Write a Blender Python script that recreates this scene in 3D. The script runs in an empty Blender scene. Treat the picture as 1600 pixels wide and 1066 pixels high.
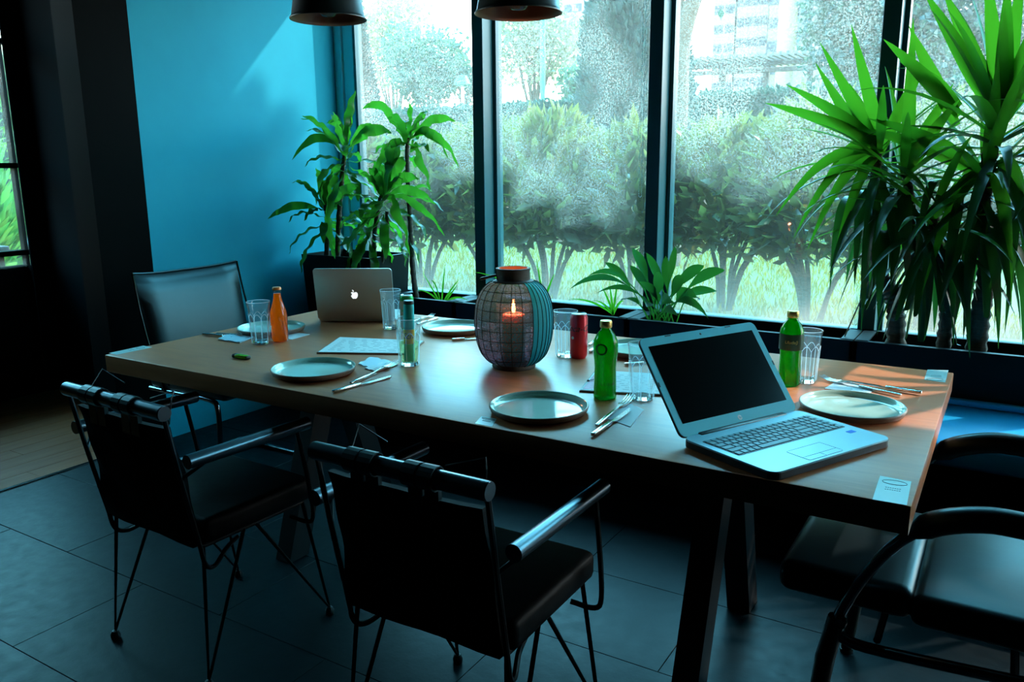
import bpy, bmesh, math, random
import numpy as np
from mathutils import Vector, Matrix, Euler
random.seed(7); rng = np.random.default_rng(7)
PI = math.pi
scene = bpy.context.scene
COL = scene.collection

# ---------------------------------------------------------------- camera
F_PX = 1266.48
CAM = Vector((0.1051, -1.5515, 1.36))
CR = Vector((0.85267726, 0.52237792, -0.00792479)).normalized()
CF = Vector((-0.51213265, 0.83276357, -0.21029738)).normalized()
CU = CR.cross(CF).normalized()
cd = bpy.data.cameras.new('camera'); cam = bpy.data.objects.new('camera', cd); COL.objects.link(cam)
m = Matrix((CR, CU, -CF)).transposed().to_4x4(); m.translation = CAM
cam.matrix_world = m
cd.sensor_width = 36; cd.lens = F_PX / 1600 * 36; cd.clip_end = 600; cd.clip_start = .02
scene.camera = cam

def ray(px, py):
    return CF + CR * ((px - 800) / F_PX) + CU * ((533 - py) / F_PX)
def at(px, py, z):          # real point on the horizontal plane z
    d = ray(px, py); return CAM + d * ((z - CAM.z) / d.z)
def aty(px, py, y):         # real point on the vertical plane y
    d = ray(px, py); return CAM + d * ((y - CAM.y) / d.y)
def atx(px, py, x):
    d = ray(px, py); return CAM + d * ((x - CAM.x) / d.x)

# ---------------------------------------------------------------- light and exposure
scene.view_settings.view_transform = 'Standard'; scene.view_settings.look = 'None'
scene.view_settings.exposure = 0.6; scene.view_settings.gamma = 1.0
scene.view_settings.use_curve_mapping = False
cy = scene.cycles
cy.max_bounces = 10; cy.diffuse_bounces = 4; cy.glossy_bounces = 5; cy.transmission_bounces = 8
cy.transparent_max_bounces = 16; cy.caustics_reflective = False; cy.caustics_refractive = False
cy.sample_clamp_indirect = 6; cy.use_denoising = True
try: cy.denoiser = 'OPENIMAGEDENOISE'
except Exception: pass

SKY = 1.0
world = bpy.data.worlds.new('sky'); scene.world = world; world.use_nodes = True
nt = world.node_tree; nt.nodes.clear()
o = nt.nodes.new('ShaderNodeOutputWorld'); bg = nt.nodes.new('ShaderNodeBackground')
tc = nt.nodes.new('ShaderNodeTexCoord'); sp = nt.nodes.new('ShaderNodeSeparateXYZ'); cr = nt.nodes.new('ShaderNodeValToRGB')
nt.links.new(tc.outputs['Generated'], sp.inputs[0]); nt.links.new(sp.outputs['Z'], cr.inputs[0])
nt.links.new(cr.outputs[0], bg.inputs[0]); nt.links.new(bg.outputs[0], o.inputs[0])
E = cr.color_ramp.elements
E[0].position = 0.0; E[0].color = (1.25, 1.3, 1.27, 1)
E[1].position = 1.0; E[1].color = (.2, .95, 1.45, 1)
for p, c in ((.15, (1.3, 1.3, 1.24, 1)), (.27, (.34, 1.12, 1.5, 1)), (.55, (.30, 1.12, 1.55, 1))):
    e = E.new(p); e.color = c
bg.inputs[1].default_value = SKY * 8.5

SUN_AZ, SUN_EL = math.radians(40), math.radians(38)
sd = bpy.data.lights.new('sun', 'SUN'); sd.energy = 3.8; sd.color = (1, .97, .90); sd.angle = math.radians(.6)
so = bpy.data.objects.new('sun', sd); COL.objects.link(so)
S = Vector((math.sin(SUN_AZ) * math.cos(SUN_EL), math.cos(SUN_AZ) * math.cos(SUN_EL), math.sin(SUN_EL)))
so.rotation_euler = S.to_track_quat('Z', 'Y').to_euler(); so.location = (6, 12, 12)

def portal(loc, rot, sx, sy):
    l = bpy.data.lights.new('window_portal', 'AREA'); l.shape = 'RECTANGLE'; l.size = sx; l.size_y = sy
    l.cycles.is_portal = True
    ob = bpy.data.objects.new('window_portal', l); COL.objects.link(ob); ob.location = loc; ob.rotation_euler = rot
portal((.6, 2.5, 1.67), (-PI / 2, 0, 0), 8.1, 2.1)
portal((-5.12, .3, 1.5), (0, -PI / 2, 0), 2.4, 1.6)

# ---------------------------------------------------------------- materials
def mat(name, col=(.5, .5, .5), rough=.5, metal=0, spec=.5, **k):
    m = bpy.data.materials.new(name); m.use_nodes = True
    b = m.node_tree.nodes['Principled BSDF']
    b.inputs['Base Color'].default_value = (*col, 1); b.inputs['Roughness'].default_value = rough
    b.inputs['Metallic'].default_value = metal; b.inputs['Specular IOR Level'].default_value = spec
    for a, v in k.items():
        b.inputs[a.replace('_', ' ')].default_value = v
    return m
def nodes(m): return m.node_tree, m.node_tree.nodes, m.node_tree.links, m.node_tree.nodes['Principled BSDF']
def noise(nt_, scale, detail=3, rough=.5, vec=None, dist=0):
    n = nt_.nodes.new('ShaderNodeTexNoise'); n.inputs['Scale'].default_value = scale
    n.inputs['Detail'].default_value = detail; n.inputs['Roughness'].default_value = rough; n.inputs['Distortion'].default_value = dist
    if vec: nt_.links.new(vec, n.inputs['Vector'])
    return n.outputs['Fac']
def ramp(nt_, fac, stops):
    r = nt_.nodes.new('ShaderNodeValToRGB'); nt_.links.new(fac, r.inputs[0]); e = r.color_ramp.elements
    while len(e) < len(stops): e.new(.5)
    for i, (p, c) in enumerate(stops):
        e[i].position = p; e[i].color = (*c, 1) if len(c) == 3 else c
    return r.outputs[0]
def coords(nt_, kind='Object', scale=(1, 1, 1)):
    t = nt_.nodes.new('ShaderNodeTexCoord'); mp = nt_.nodes.new('ShaderNodeMapping'); mp.inputs['Scale'].default_value = scale
    nt_.links.new(t.outputs[kind], mp.inputs[0]); return mp.outputs[0]
def bump(nt_, b, fac, strength=.1, dist=.01):
    n = nt_.nodes.new('ShaderNodeBump'); n.inputs['Strength'].default_value = strength; n.inputs['Distance'].default_value = dist
    nt_.links.new(fac, n.inputs['Height']); nt_.links.new(n.outputs[0], b.inputs['Normal'])
def varied(name, c1, c2, scale, rough=.5, stretch=(1, 1, 1), bmp=0, kind='Object', **k):
    m = mat(name, c1, rough, **k); t, n, l, b = nodes(m)
    f = noise(t, scale, 4, .6, coords(t, kind, stretch))
    l.new(ramp(t, f, [(.3, c1), (.7, c2)]), b.inputs['Base Color'])
    if bmp: bump(t, b, f, bmp)
    return m
M = {}
M['wall_teal'] = varied('teal_paint', (.006, .29, .40), (.008, .32, .43), 3, .75, bmp=.03, spec=.25)
M['dark_wall'] = varied('charcoal_paint', (.0015, .003, .004), (.002, .004, .005), 4, .8, spec=.02)
M['black_paint'] = varied('black_paint', (.0012, .002, .0022), (.002, .003, .003), 6, .6, spec=.02)
M['ceiling'] = varied('dark_ceiling_paint', (.010, .012, .014), (.013, .015, .017), 2, .8, spec=.02)
M['frame'] = mat('dark_green_metal_frame', (.006, .085, .095), .42, 0, .4)
M['planter'] = varied('black_planter_metal', (.002, .006, .006), (.003, .009, .009), 8, .5, spec=.12)
M['soil'] = varied('potting_soil', (.012, .008, .005), (.03, .02, .012), 40, .95, bmp=.6)
M['steel_black'] = mat('black_powder_coated_steel', (.004, .005, .006), .45, 0, .35)
M['steel_tube'] = mat('dark_polished_steel_tube', (.10, .13, .15), .28, 1)
M['chrome'] = mat('chrome', (.55, .6, .62), .12, 1)
M['dark_chrome'] = mat('dark_chrome', (.16, .2, .22), .16, 1)
M['cutlery'] = mat('satin_cutlery_steel', (.62, .66, .68), .2, 1)
M['leather'] = varied('black_leather', (.004, .0045, .005), (.007, .008, .009), 30, .5, bmp=.06, spec=.16)
M['leather_shine'] = varied('glossy_black_leather', (.004, .006, .007), (.008, .011, .012), 9, .36, bmp=.05, spec=.42, Specular_Tint=(.45, .9, 1, 1))
M['sling'] = varied('black_canvas_sling', (.003, .003, .003), (.005, .005, .005), 60, .85, bmp=.1, spec=.2)
M['leg_wood'] = varied('dark_lacquered_leg', (.03, .02, .015), (.05, .032, .02), 6, .3, (1, 1, .1))
M['copper'] = mat('copper_lamp_lining', (.32, .12, .07), .45, .6)
M['lamp_green'] = mat('dark_green_lamp_enamel', (.010, .022, .022), .42)
M['glass'] = mat('clear_glass', (.96, .99, 1), .02, Transmission_Weight=1, IOR=1.45)
M['bulb'] = mat('bulb_glass', (.9, .95, 1), .03, Transmission_Weight=1, IOR=1.4)
M['green_glass'] = mat('green_bottle_glass', (.01, .62, .06), .04, Transmission_Weight=.88, IOR=1.33)
M['orange'] = mat('orange_juice', (1.0, .19, .005), .25, Transmission_Weight=.25, IOR=1.34)
M['gold'] = mat('gold_cap', (.75, .5, .16), .35, .85)
M['orange_cap'] = mat('orange_crown_cap', (.75, .22, .06), .4, .3)
M['red_can'] = mat('red_can_paint', (.85, .015, .035), .3, .2)
M['black_print'] = mat('black_print', (.01, .01, .012), .5)
M['grey_print'] = mat('grey_print', (.12, .16, .17), .6)
M['white_print'] = mat('white_print', (.75, .8, .78), .5)
M['can_green'] = mat('green_can_paint', (.02, .42, .08), .32, .4)
M['can_beige'] = mat('beige_can_label', (.42, .36, .26), .4)
M['turquoise'] = mat('turquoise_bottle_label', (.01, .85, .85), .5)
M['yellow'] = mat('yellow_label', (1.0, .85, .03), .5)
M['lemonade'] = mat('pale_lemonade', (.72, .9, .42), .05, Transmission_Weight=.95, IOR=1.33)
M['alu'] = mat('aluminium_can_end', (.7, .72, .73), .3, 1)
M['dark_label'] = mat('dark_green_label', (.01, .05, .02), .4)
M['plate'] = varied('pale_green_glaze', (.50, .66, .56), (.54, .70, .60), 14, .10, spec=.8)
M['plate_rim'] = varied('brown_stoneware', (.16, .10, .07), (.22, .14, .1), 30, .5)
M['napkin'] = mat('white_paper', (.72, .76, .78), .8)
M['blue_packet'] = mat('wet_wipe_packet', (.45, .62, .72), .35)
M['board'] = varied('menu_board_wood', (.20, .11, .06), (.27, .15, .09), 5, .5, (1, 8, 1))
M['paper'] = varied('menu_paper', (.66, .68, .66), (.7, .72, .70), 20, .75)
M['pink'] = mat('pink_print', (.6, .25, .35), .5)
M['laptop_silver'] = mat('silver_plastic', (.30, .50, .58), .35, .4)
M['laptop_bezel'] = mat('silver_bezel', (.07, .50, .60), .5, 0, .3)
M['laptop_dark'] = mat('black_plastic', (.010, .011, .013), .35)
M['screen'] = mat('glossy_dark_screen', (.001, .002, .002), .15, 0, .12)
M['alu_lid'] = varied('satin_aluminium', (.52, .47, .44), (.54, .49, .46), 5, .36, metal=.6)
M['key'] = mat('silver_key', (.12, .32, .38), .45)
M['logo'] = mat('backlit_logo', (.9, .93, .95), .4); nodes(M['logo'])[3].inputs['Emission Color'].default_value = (.9, .96, 1, 1); nodes(M['logo'])[3].inputs['Emission Strength'].default_value = .7
M['blue_sticker'] = mat('blue_sticker', (.0, .16, .75), .5, spec=.2)
M['lighter'] = mat('green_lighter_plastic', (.16, .55, .01), .2, Transmission_Weight=.3)
M['sticker'] = mat('pale_sticker', (.48, .66, .66), .3)
M['bench'] = varied('blue_bench_upholstery', (.006, .38, .70), (.008, .42, .76), 12, .35, bmp=.02, spec=.8)
M['bark'] = varied('brown_bark', (.05, .032, .02), (.13, .085, .055), 20, .85, (1, 1, 4), bmp=.5)
M['stem'] = mat('green_stem', (.05, .13, .03), .5)
M['wire'] = mat('dark_lantern_wire', (.004, .02, .024), .6, spec=.2)
M['ring_wood'] = varied('grey_brown_wood_ring', (.07, .045, .035), (.12, .08, .06), 10, .6, (1, 1, 3))
M['wax'] = mat('pink_candle_wax', (.75, .38, .32), .5, Subsurface_Weight=.3)
M['plank'] = varied('brown_floor_plank', (.26, .065, .02), (.36, .095, .03), 6, .55, (8, .6, 1), bmp=.05, spec=.15)
M['jamb'] = mat('jamb_painted_as_lit', (.40, .78, .84), .45)  # jamb colour lightened to stand in for window light on its side faces
M['white_frame'] = mat('pale_frame_edge', (.35, .40, .42), .4)
M['building'] = varied('white_render', (.115, .11, .105), (.125, .12, .115), .2, .9)
M['building_cream'] = mat('cream_render', (.10, .085, .05), .9)
M['building_blue'] = mat('pale_blue_render', (.06, .10, .11), .9)
M['far_window'] = mat('far_window_glass', (.035, .042, .048), .5, spec=.1)
M['pergola'] = mat('white_pergola_paint', (.085, .072, .065), .8)
M['pole'] = mat('green_lamp_post_paint', (.02, .28, .22), .5)
M['facade'] = mat('grey_facade_soffit', (.10, .12, .13), .8)

def wood_table():
    m = mat('warm_brown_table_wood', (.3, .12, .05), .32, spec=.44); t, n, l, b = nodes(m)
    v = coords(t, 'Object', (1.2, 9, 9))
    f = noise(t, 3.2, 6, .65, v, 1.2)
    w = noise(t, 1.1, 3, .5, coords(t, 'Object', (1, 2.2, 1)))
    mx = t.nodes.new('ShaderNodeMixRGB'); mx.blend_type = 'MULTIPLY'; mx.inputs[0].default_value = .55
    l.new(ramp(t, f, [(.2, (.58, .155, .06)), (.5, (.72, .215, .085)), (.8, (.80, .27, .115))]), mx.inputs[1])
    l.new(ramp(t, w, [(.3, (.7, .7, .7)), (.7, (1, 1, 1))]), mx.inputs[2])
    l.new(mx.outputs[0], b.inputs['Base Color'])
    rr = t.nodes.new('ShaderNodeMapRange'); rr.inputs[3].default_value = .30; rr.inputs[4].default_value = .36
    l.new(f, rr.inputs[0]); l.new(rr.outputs[0], b.inputs['Roughness'])
    return m
M['table'] = wood_table()

def tile_mat():
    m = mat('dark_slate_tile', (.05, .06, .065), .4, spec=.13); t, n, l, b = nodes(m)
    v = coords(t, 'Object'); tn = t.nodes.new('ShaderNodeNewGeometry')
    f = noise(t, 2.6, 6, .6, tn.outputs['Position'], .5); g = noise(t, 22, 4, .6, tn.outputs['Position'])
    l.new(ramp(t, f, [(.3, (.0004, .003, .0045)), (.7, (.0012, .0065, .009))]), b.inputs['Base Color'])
    rr = t.nodes.new('ShaderNodeMapRange'); rr.inputs[3].default_value = .30; rr.inputs[4].default_value = .52
    l.new(g, rr.inputs[0]); l.new(rr.outputs[0], b.inputs['Roughness']); bump(t, b, g, .08); return m
M['tile'] = tile_mat()
M['grout'] = mat('dark_grout', (.006, .009, .011), .8, spec=.1)

def leaf_mat(name, c1, c2, tr, mixf=.5, rough=.35, spec=.5):
    m = mat(name, c1, rough, spec=spec); t, n, l, b = nodes(m)
    out = n['Material Output']; oi = n.new('ShaderNodeObjectInfo')
    f = noise(t, 6, 2, .5, coords(t, 'Object'))
    ad = n.new('ShaderNodeMath'); ad.operation = 'ADD'; l.new(f, ad.inputs[0])
    ml = n.new('ShaderNodeMath'); ml.operation = 'MULTIPLY_ADD'; ml.inputs[1].default_value = .5; ml.inputs[2].default_value = -.25
    l.new(oi.outputs['Random'], ml.inputs[0]); l.new(ml.outputs[0], ad.inputs[1])
    l.new(ramp(t, ad.outputs[0], [(.3, c1), (.7, c2)]), b.inputs['Base Color'])
    tl = n.new('ShaderNodeBsdfTranslucent'); tl.inputs[0].default_value = (*tr, 1)
    mx = n.new('ShaderNodeMixShader'); mx.inputs[0].default_value = mixf
    l.new(b.outputs[0], mx.inputs[1]); l.new(tl.outputs[0], mx.inputs[2]); l.new(mx.outputs[0], out.inputs[0]); return m
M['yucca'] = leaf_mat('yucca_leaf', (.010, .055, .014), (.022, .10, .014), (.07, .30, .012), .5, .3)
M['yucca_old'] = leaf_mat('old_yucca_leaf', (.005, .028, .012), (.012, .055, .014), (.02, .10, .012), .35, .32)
M['dracaena'] = leaf_mat('corn_plant_leaf', (.010, .055, .02), (.025, .10, .02), (.07, .34, .02), .45, .32)
M['lily'] = leaf_mat('peace_lily_leaf', (.005, .03, .012), (.012, .055, .018), (.03, .16, .015), .3, .3)
M['hedge'] = leaf_mat('hedge_leaf', (.012, .026, .012), (.035, .055, .020), (.26, .24, .05), .38, .4)
M['hedge_far'] = leaf_mat('clipped_hedge_leaf', (.010, .032, .03), (.018, .05, .04), (.04, .12, .08), .25, .6)
M['patio_leaf'] = leaf_mat('patio_leaf', (.03, .16, .05), (.10, .26, .06), (.3, .6, .1), .4, .5)
M['cypress'] = leaf_mat('cypress_foliage', (.010, .035, .035), (.02, .055, .05), (.04, .11, .08), .2, .7)
M['tree_leaf'] = leaf_mat('tree_leaf', (.02, .045, .035), (.045, .08, .05), (.15, .24, .12), .4, .6)
M['tree_pale'] = leaf_mat('pale_tree_leaf', (.09, .085, .05), (.16, .14, .07), (.4, .36, .2), .45, .6)
M['tree_dark'] = leaf_mat('dark_tree_leaf', (.010, .028, .032), (.018, .045, .04), (.04, .13, .07), .3, .6)
M['grass'] = leaf_mat('grass_blade', (.06, .062, .004), (.10, .09, .006), (.24, .18, .008), .5, .6)
M['lawn'] = varied('lawn_ground', (.06, .06, .006), (.09, .085, .008), 3, .9)

def schlick(t, r0):         # reflectance of a thin sheet, the same from both faces
    lw = t.nodes.new('ShaderNodeLayerWeight'); lw.inputs[0].default_value = .5
    p = _math(t, 'POWER', lw.outputs['Facing'], None, 5.0); return _math(t, 'MULTIPLY_ADD', p, None, 1 - r0, r0)
def window_glass():
    m = bpy.data.materials.new('dusty_window_glass'); m.use_nodes = True; t = m.node_tree; n = t.nodes; l = t.links; n.clear()
    out = n.new('ShaderNodeOutputMaterial'); tr = n.new('ShaderNodeBsdfTransparent'); gl = n.new('ShaderNodeBsdfGlossy')
    tr.inputs[0].default_value = (.97, 1, 1, 1); gl.inputs['Roughness'].default_value = .02
    m1 = n.new('ShaderNodeMixShader'); l.new(schlick(t, .03), m1.inputs[0]); l.new(tr.outputs[0], m1.inputs[1]); l.new(gl.outputs[0], m1.inputs[2])
    geo = n.new('ShaderNodeNewGeometry'); P = geo.outputs['Position']
    sx = n.new('ShaderNodeSeparateXYZ'); l.new(P, sx.inputs[0])
    # fine dried water specks, thicker in large wiped-out patches and lower fog
    speck = ramp(t, noise(t, 120, 2, .7, P), [(.46, (0, 0, 0)), (.60, (1, 1, 1))])
    big = noise(t, 1.25, 3, .55, P, .8)
    patch = ramp(t, big, [(.42, (.22,) * 3), (.56, (1, 1, 1))])
    wob = _math(t, 'MULTIPLY', _math(t, 'SUBTRACT', noise(t, 1.7, 3, .5, P, .6), None, .5), None, 1.1)
    zz = _math(t, 'ADD', sx.outputs['Z'], wob)
    zr = ramp(t, _map(t, zz, .63, 2.5), [(.0, (.0,) * 3), (.28, (.05,) * 3), (.38, (.7,) * 3), (.46, (.95,) * 3), (.65, (.8,) * 3), (1, (.45,) * 3)])
    mm = _math(t, 'MULTIPLY', speck, patch); mm = _math(t, 'MULTIPLY', mm, zr); mm = _math(t, 'MULTIPLY', mm, None, .25)
    base = _math(t, 'MULTIPLY', zr, None, .022); base = _math(t, 'ADD', base, None, .008)
    fog = ramp(t, _map(t, sx.outputs['Z'], .6, 1.0), [(0, (.12,) * 3), (.35, (.07,) * 3), (.8, (.012,) * 3), (1, (0,) * 3)])
    dust = _math(t, 'ADD', mm, base); dust = _math(t, 'ADD', dust, fog)
    tl = n.new('ShaderNodeBsdfTranslucent'); tl.inputs[0].default_value = (.98, .67, .54, 1)
    m2 = n.new('ShaderNodeMixShader'); l.new(dust, m2.inputs[0]); l.new(m1.outputs[0], m2.inputs[1]); l.new(tl.outputs[0], m2.inputs[2])
    l.new(m2.outputs[0], out.inputs[0]); return m
def _map(t, s, a, b):
    r = t.nodes.new('ShaderNodeMapRange'); r.inputs[1].default_value = a; r.inputs[2].default_value = b; t.links.new(s, r.inputs[0]); return r.outputs[0]
def _math(t, op, a, b=None, v=0., w=0.):
    x = t.nodes.new('ShaderNodeMath'); x.operation = op; t.links.new(a, x.inputs[0]); x.inputs[2].default_value = w
    if b is not None: t.links.new(b, x.inputs[1])
    else: x.inputs[1].default_value = v
    return x.outputs[0]
M['window_glass'] = window_glass()

def thin_glass(name, tint, tl_col, tl_fac, ior=1.5, rough=.02):
    """clear or coloured glass wall: light passes straight, edges and highlights by Fresnel, a little scatter"""
    m = bpy.data.materials.new(name); m.use_nodes = True; t = m.node_tree; n = t.nodes; l = t.links; n.clear()
    out = n.new('ShaderNodeOutputMaterial'); tr = n.new('ShaderNodeBsdfTransparent'); gl = n.new('ShaderNodeBsdfGlossy'); tl = n.new('ShaderNodeBsdfTranslucent')
    tr.inputs[0].default_value = (*tint, 1); gl.inputs['Roughness'].default_value = rough; tl.inputs[0].default_value = (*tl_col, 1)
    fz = schlick(t, ((ior - 1) / (ior + 1)) ** 2)
    a = n.new('ShaderNodeMixShader'); a.inputs[0].default_value = tl_fac; l.new(tr.outputs[0], a.inputs[1]); l.new(tl.outputs[0], a.inputs[2])
    b = n.new('ShaderNodeMixShader'); l.new(fz, b.inputs[0]); l.new(a.outputs[0], b.inputs[1]); l.new(gl.outputs[0], b.inputs[2])
    l.new(b.outputs[0], out.inputs[0]); return m
M['tumbler'] = thin_glass('tumbler_glass', (.98, .99, .99), (.8, .9, .95), .012, 1.3)
M['tumbler_flute'] = thin_glass('tumbler_fluted_glass', (.93, .97, .98), (.85, .92, .95), .03, 1.38)
M['bulb'] = thin_glass('thin_clear_glass', (.97, .99, .99), (.8, .9, .9), .01)
M['green_glass'] = thin_glass('green_bottle_glass', (.03, .55, .16), (.008, .70, .14), .32)
M['rim_glass'] = thin_glass('glass_rim', (.9, .97, .98), (.9, .95, 1), .45, 1.5)
M['lemonade'] = thin_glass('pale_lemonade', (.93, .97, .68), (.8, .9, .4), .08, 1.2)
M['orange'] = thin_glass('orange_juice', (1, .30, .01), (1.0, .26, .005), .80, 1.3, .1)
def shade_mat():
    m = mat('teal_lantern_fabric', (.02, .26, .33), .6); t, n, l, b = nodes(m); out = n['Material Output']
    tr = n.new('ShaderNodeBsdfTransparent'); tr.inputs[0].default_value = (.95, .60, .70, 1)
    tl = n.new('ShaderNodeBsdfTranslucent'); tl.inputs[0].default_value = (.03, .22, .28, 1)
    f = noise(t, 260, 2, .6, coords(t, 'Object'))
    l.new(ramp(t, noise(t, 12, 3, .6, coords(t, 'Object')), [(.3, (.045, .12, .24)), (.7, (.06, .16, .30))]), b.inputs['Base Color'])
    a = n.new('ShaderNodeMixShader'); a.inputs[0].default_value = .16; l.new(b.outputs[0], a.inputs[1]); l.new(tl.outputs[0], a.inputs[2])
    c = n.new('ShaderNodeMixShader'); l.new(ramp(t, f, [(.35, (.26,) * 3), (.65, (.50,) * 3)]), c.inputs[0]); l.new(a.outputs[0], c.inputs[1]); l.new(tr.outputs[0], c.inputs[2])
    l.new(c.outputs[0], out.inputs[0]); return m
M['lantern_fabric'] = shade_mat()
M['sleeve'] = leaf_mat('teal_sleeve_cloth', (.002, .30, .42), (.004, .40, .54), (.01, .50, .66), .45, .6)
def flame_mat():
    m = bpy.data.materials.new('candle_flame'); m.use_nodes = True; t = m.node_tree; t.nodes.clear()
    e = t.nodes.new('ShaderNodeEmission'); e.inputs[0].default_value = (1, .42, .1, 1); e.inputs[1].default_value = 22
    o_ = t.nodes.new('ShaderNodeOutputMaterial'); t.links.new(e.outputs[0], o_.inputs[0]); return m
M['flame'] = flame_mat()

# ---------------------------------------------------------------- mesh helpers
class MB:
    def __init__(s, mtx=None): s.v = []; s.f = []; s.M = mtx
    def add(s, vs, fs):
        k = len(s.v); 
        if s.M is not None: vs = [s.M @ Vector(p) for p in vs]
        s.v += [tuple(p) for p in vs]; s.f += [tuple(i + k for i in f) for f in fs]; return s
    def box(s, lo, hi, rot=None):
        x0, y0, z0 = lo; x1, y1, z1 = hi
        vs = [(x0, y0, z0), (x1, y0, z0), (x1, y1, z0), (x0, y1, z0), (x0, y0, z1), (x1, y0, z1), (x1, y1, z1), (x0, y1, z1)]
        if rot is not None: vs = [rot @ Vector(p) for p in vs]
        return s.add(vs, [(3, 2, 1, 0), (4, 5, 6, 7), (0, 1, 5, 4), (1, 2, 6, 5), (2, 3, 7, 6), (3, 0, 4, 7)])
    def rbox(s, lo, hi, r=.01, seg=2, rot=None):
        bm = bmesh.new(); bmesh.ops.create_cube(bm, size=1)
        for v in bm.verts:
            v.co = Vector([(lo[i] + hi[i]) / 2 + v.co[i] * (hi[i] - lo[i]) for i in range(3)])
        bmesh.ops.bevel(bm, geom=bm.edges[:], offset=r, segments=seg, affect='EDGES', profile=.5)
        bm.verts.index_update()
        vs = [(rot @ v.co) if rot is not None else v.co.copy() for v in bm.verts]
        s.add(vs, [tuple(v.index for v in f.verts) for f in bm.faces]); bm.free(); return s
    def tube(s, pts, r, n=10, closed=False, cap=True):
        pts = [Vector(p) for p in pts]; N = len(pts)
        rs = r if isinstance(r, (list, tuple)) else [r] * N
        vs = []; fs = []; prev = None
        for i in range(N):
            if closed: t = (pts[(i + 1) % N] - pts[i - 1])
            else: t = pts[min(i + 1, N - 1)] - pts[max(i - 1, 0)]
            if t.length < 1e-9: t = Vector((0, 0, 1))
            t.normalize()
            if prev is None:
                a = t.orthogonal().normalized()
            else:
                a = prev - t * prev.dot(t)
                a = a.normalized() if a.length > 1e-6 else t.orthogonal().normalized()
            prev = a; b = t.cross(a)
            for j in range(n):
                q = 2 * PI * j / n; vs.append(pts[i] + (a * math.cos(q) + b * math.sin(q)) * rs[i])
        for i in range(N if closed else N - 1):
            i2 = (i + 1) % N
            for j in range(n):
                k = (j + 1) % n; fs.append((i * n + j, i * n + k, i2 * n + k, i2 * n + j))
        if cap and not closed:
            fs.append(tuple(reversed(range(n)))); fs.append(tuple((N - 1) * n + j for j in range(n)))
        return s.add(vs, fs)
    def lathe(s, prof, n=32, c=(0, 0, 0), rot=None, arc=None):
        vs = []; fs = []; full = arc is None; a0, a1 = (0, 2 * PI) if full else arc
        K = n if full else n + 1
        for r, z in prof:
            for j in range(K):
                q = a0 + (a1 - a0) * j / n; p = Vector((r * math.cos(q), r * math.sin(q), z))
                if rot is not None: p = rot @ p
                vs.append(p + Vector(c))
        for i in range(len(prof) - 1):
            for j in range(n):
                k = (j + 1) % K if full else j + 1
                fs.append((i * K + j, i * K + k, (i + 1) * K + k, (i + 1) * K + j))
        return s.add(vs, fs)
    def prism(s, poly, z0, z1, frame=None):     # poly in xy, extruded
        n = len(poly); vs = [(x, y, z0) for x, y in poly] + [(x, y, z1) for x, y in poly]
        if frame is not None: vs = [frame @ Vector(p) for p in vs]
        fs = [tuple(reversed(range(n))), tuple(range(n, 2 * n))] + [(i, (i + 1) % n, n + (i + 1) % n, n + i) for i in range(n)]
        return s.add(vs, fs)
    def ribbon(s, cen, side, width, fold=0., up=None, thick=0.):
        vs = []; fs = []; n = len(cen)
        for i, c in enumerate(cen):
            c = Vector(c); w = width[i]; sd = side[i]
            u = up[i] if up else Vector((0, 0, 1))
            vs += [c - sd * w + u * (w * fold), c, c + sd * w + u * (w * fold)]
        for i in range(n - 1):
            a = 3 * i; fs += [(a, a + 1, a + 4, a + 3), (a + 1, a + 2, a + 5, a + 4)]
        return s.add(vs, fs)
    def mesh(s, name, mt, smooth=True, ang=40):
        me = bpy.data.meshes.new(name); me.from_pydata(s.v, [], s.f); me.materials.append(mt); me.update()
        if smooth:
            me.shade_smooth()
            try: me.set_sharp_from_angle(angle=math.radians(ang))
            except Exception: pass
        return me
    def build(s, name, mt, parent=None, smooth=True, loc=None, ang=40):
        return link(name, s.mesh(name, M[mt] if isinstance(mt, str) else mt, smooth, ang), parent, loc)
def link(name, me, parent=None, loc=None):
    ob = bpy.data.objects.new(name, me); COL.objects.link(ob)
    if parent: ob.parent = parent
    if loc is not None: ob.location = loc
    return ob
def tag(o, label=None, cat=None, group=None, kind=None):
    if label: o['label'] = label
    if cat: o['category'] = cat
    if group: o['group'] = group
    if kind: o['kind'] = kind
    return o
def thing(name, label, cat, loc=(0, 0, 0), rz=0, group=None):
    e = bpy.data.objects.new(name, None); COL.objects.link(e); e.location = loc; e.rotation_euler = (0, 0, rz); e.empty_display_size = .1
    return tag(e, label, cat, group)
def struct(name, mb, mt, parent=None, smooth=False, label=None):
    ob = mb.build(name, mt, parent, smooth)
    if parent is None: ob['kind'] = 'structure'
    if label: ob['label'] = label
    return ob
def smoothpath(pts, n=8):      # catmull-rom
    P = [Vector(p) for p in pts]; P = [P[0] * 2 - P[1]] + P + [P[-1] * 2 - P[-2]]; out = []
    for i in range(1, len(P) - 2):
        for k in range(n):
            t = k / n; a, b, c, d = P[i - 1:i + 3]
            out.append(.5 * ((2 * b) + (c - a) * t + (2 * a - 5 * b + 4 * c - d) * t * t + (3 * b - a - 3 * c + d) * t ** 3))
    out.append(P[-2]); return out
def text_mesh(txt, size, mt, depth=.0004, shear=0, align='CENTER'):
    cu = bpy.data.curves.new('lettering', 'FONT'); cu.body = txt; cu.size = size; cu.align_x = align; cu.align_y = 'CENTER'; cu.shear = shear; cu.extrude = depth; cu.resolution_u = 3
    ob = bpy.data.objects.new('lettering', cu); COL.objects.link(ob)
    dg = bpy.context.evaluated_depsgraph_get(); dg.update()
    me = bpy.data.meshes.new_from_object(ob.evaluated_get(dg)); me.name = 'lettering'
    bpy.data.objects.remove(ob); bpy.data.curves.remove(cu)
    me.materials.clear(); me.materials.append(M[mt]); return me
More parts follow.
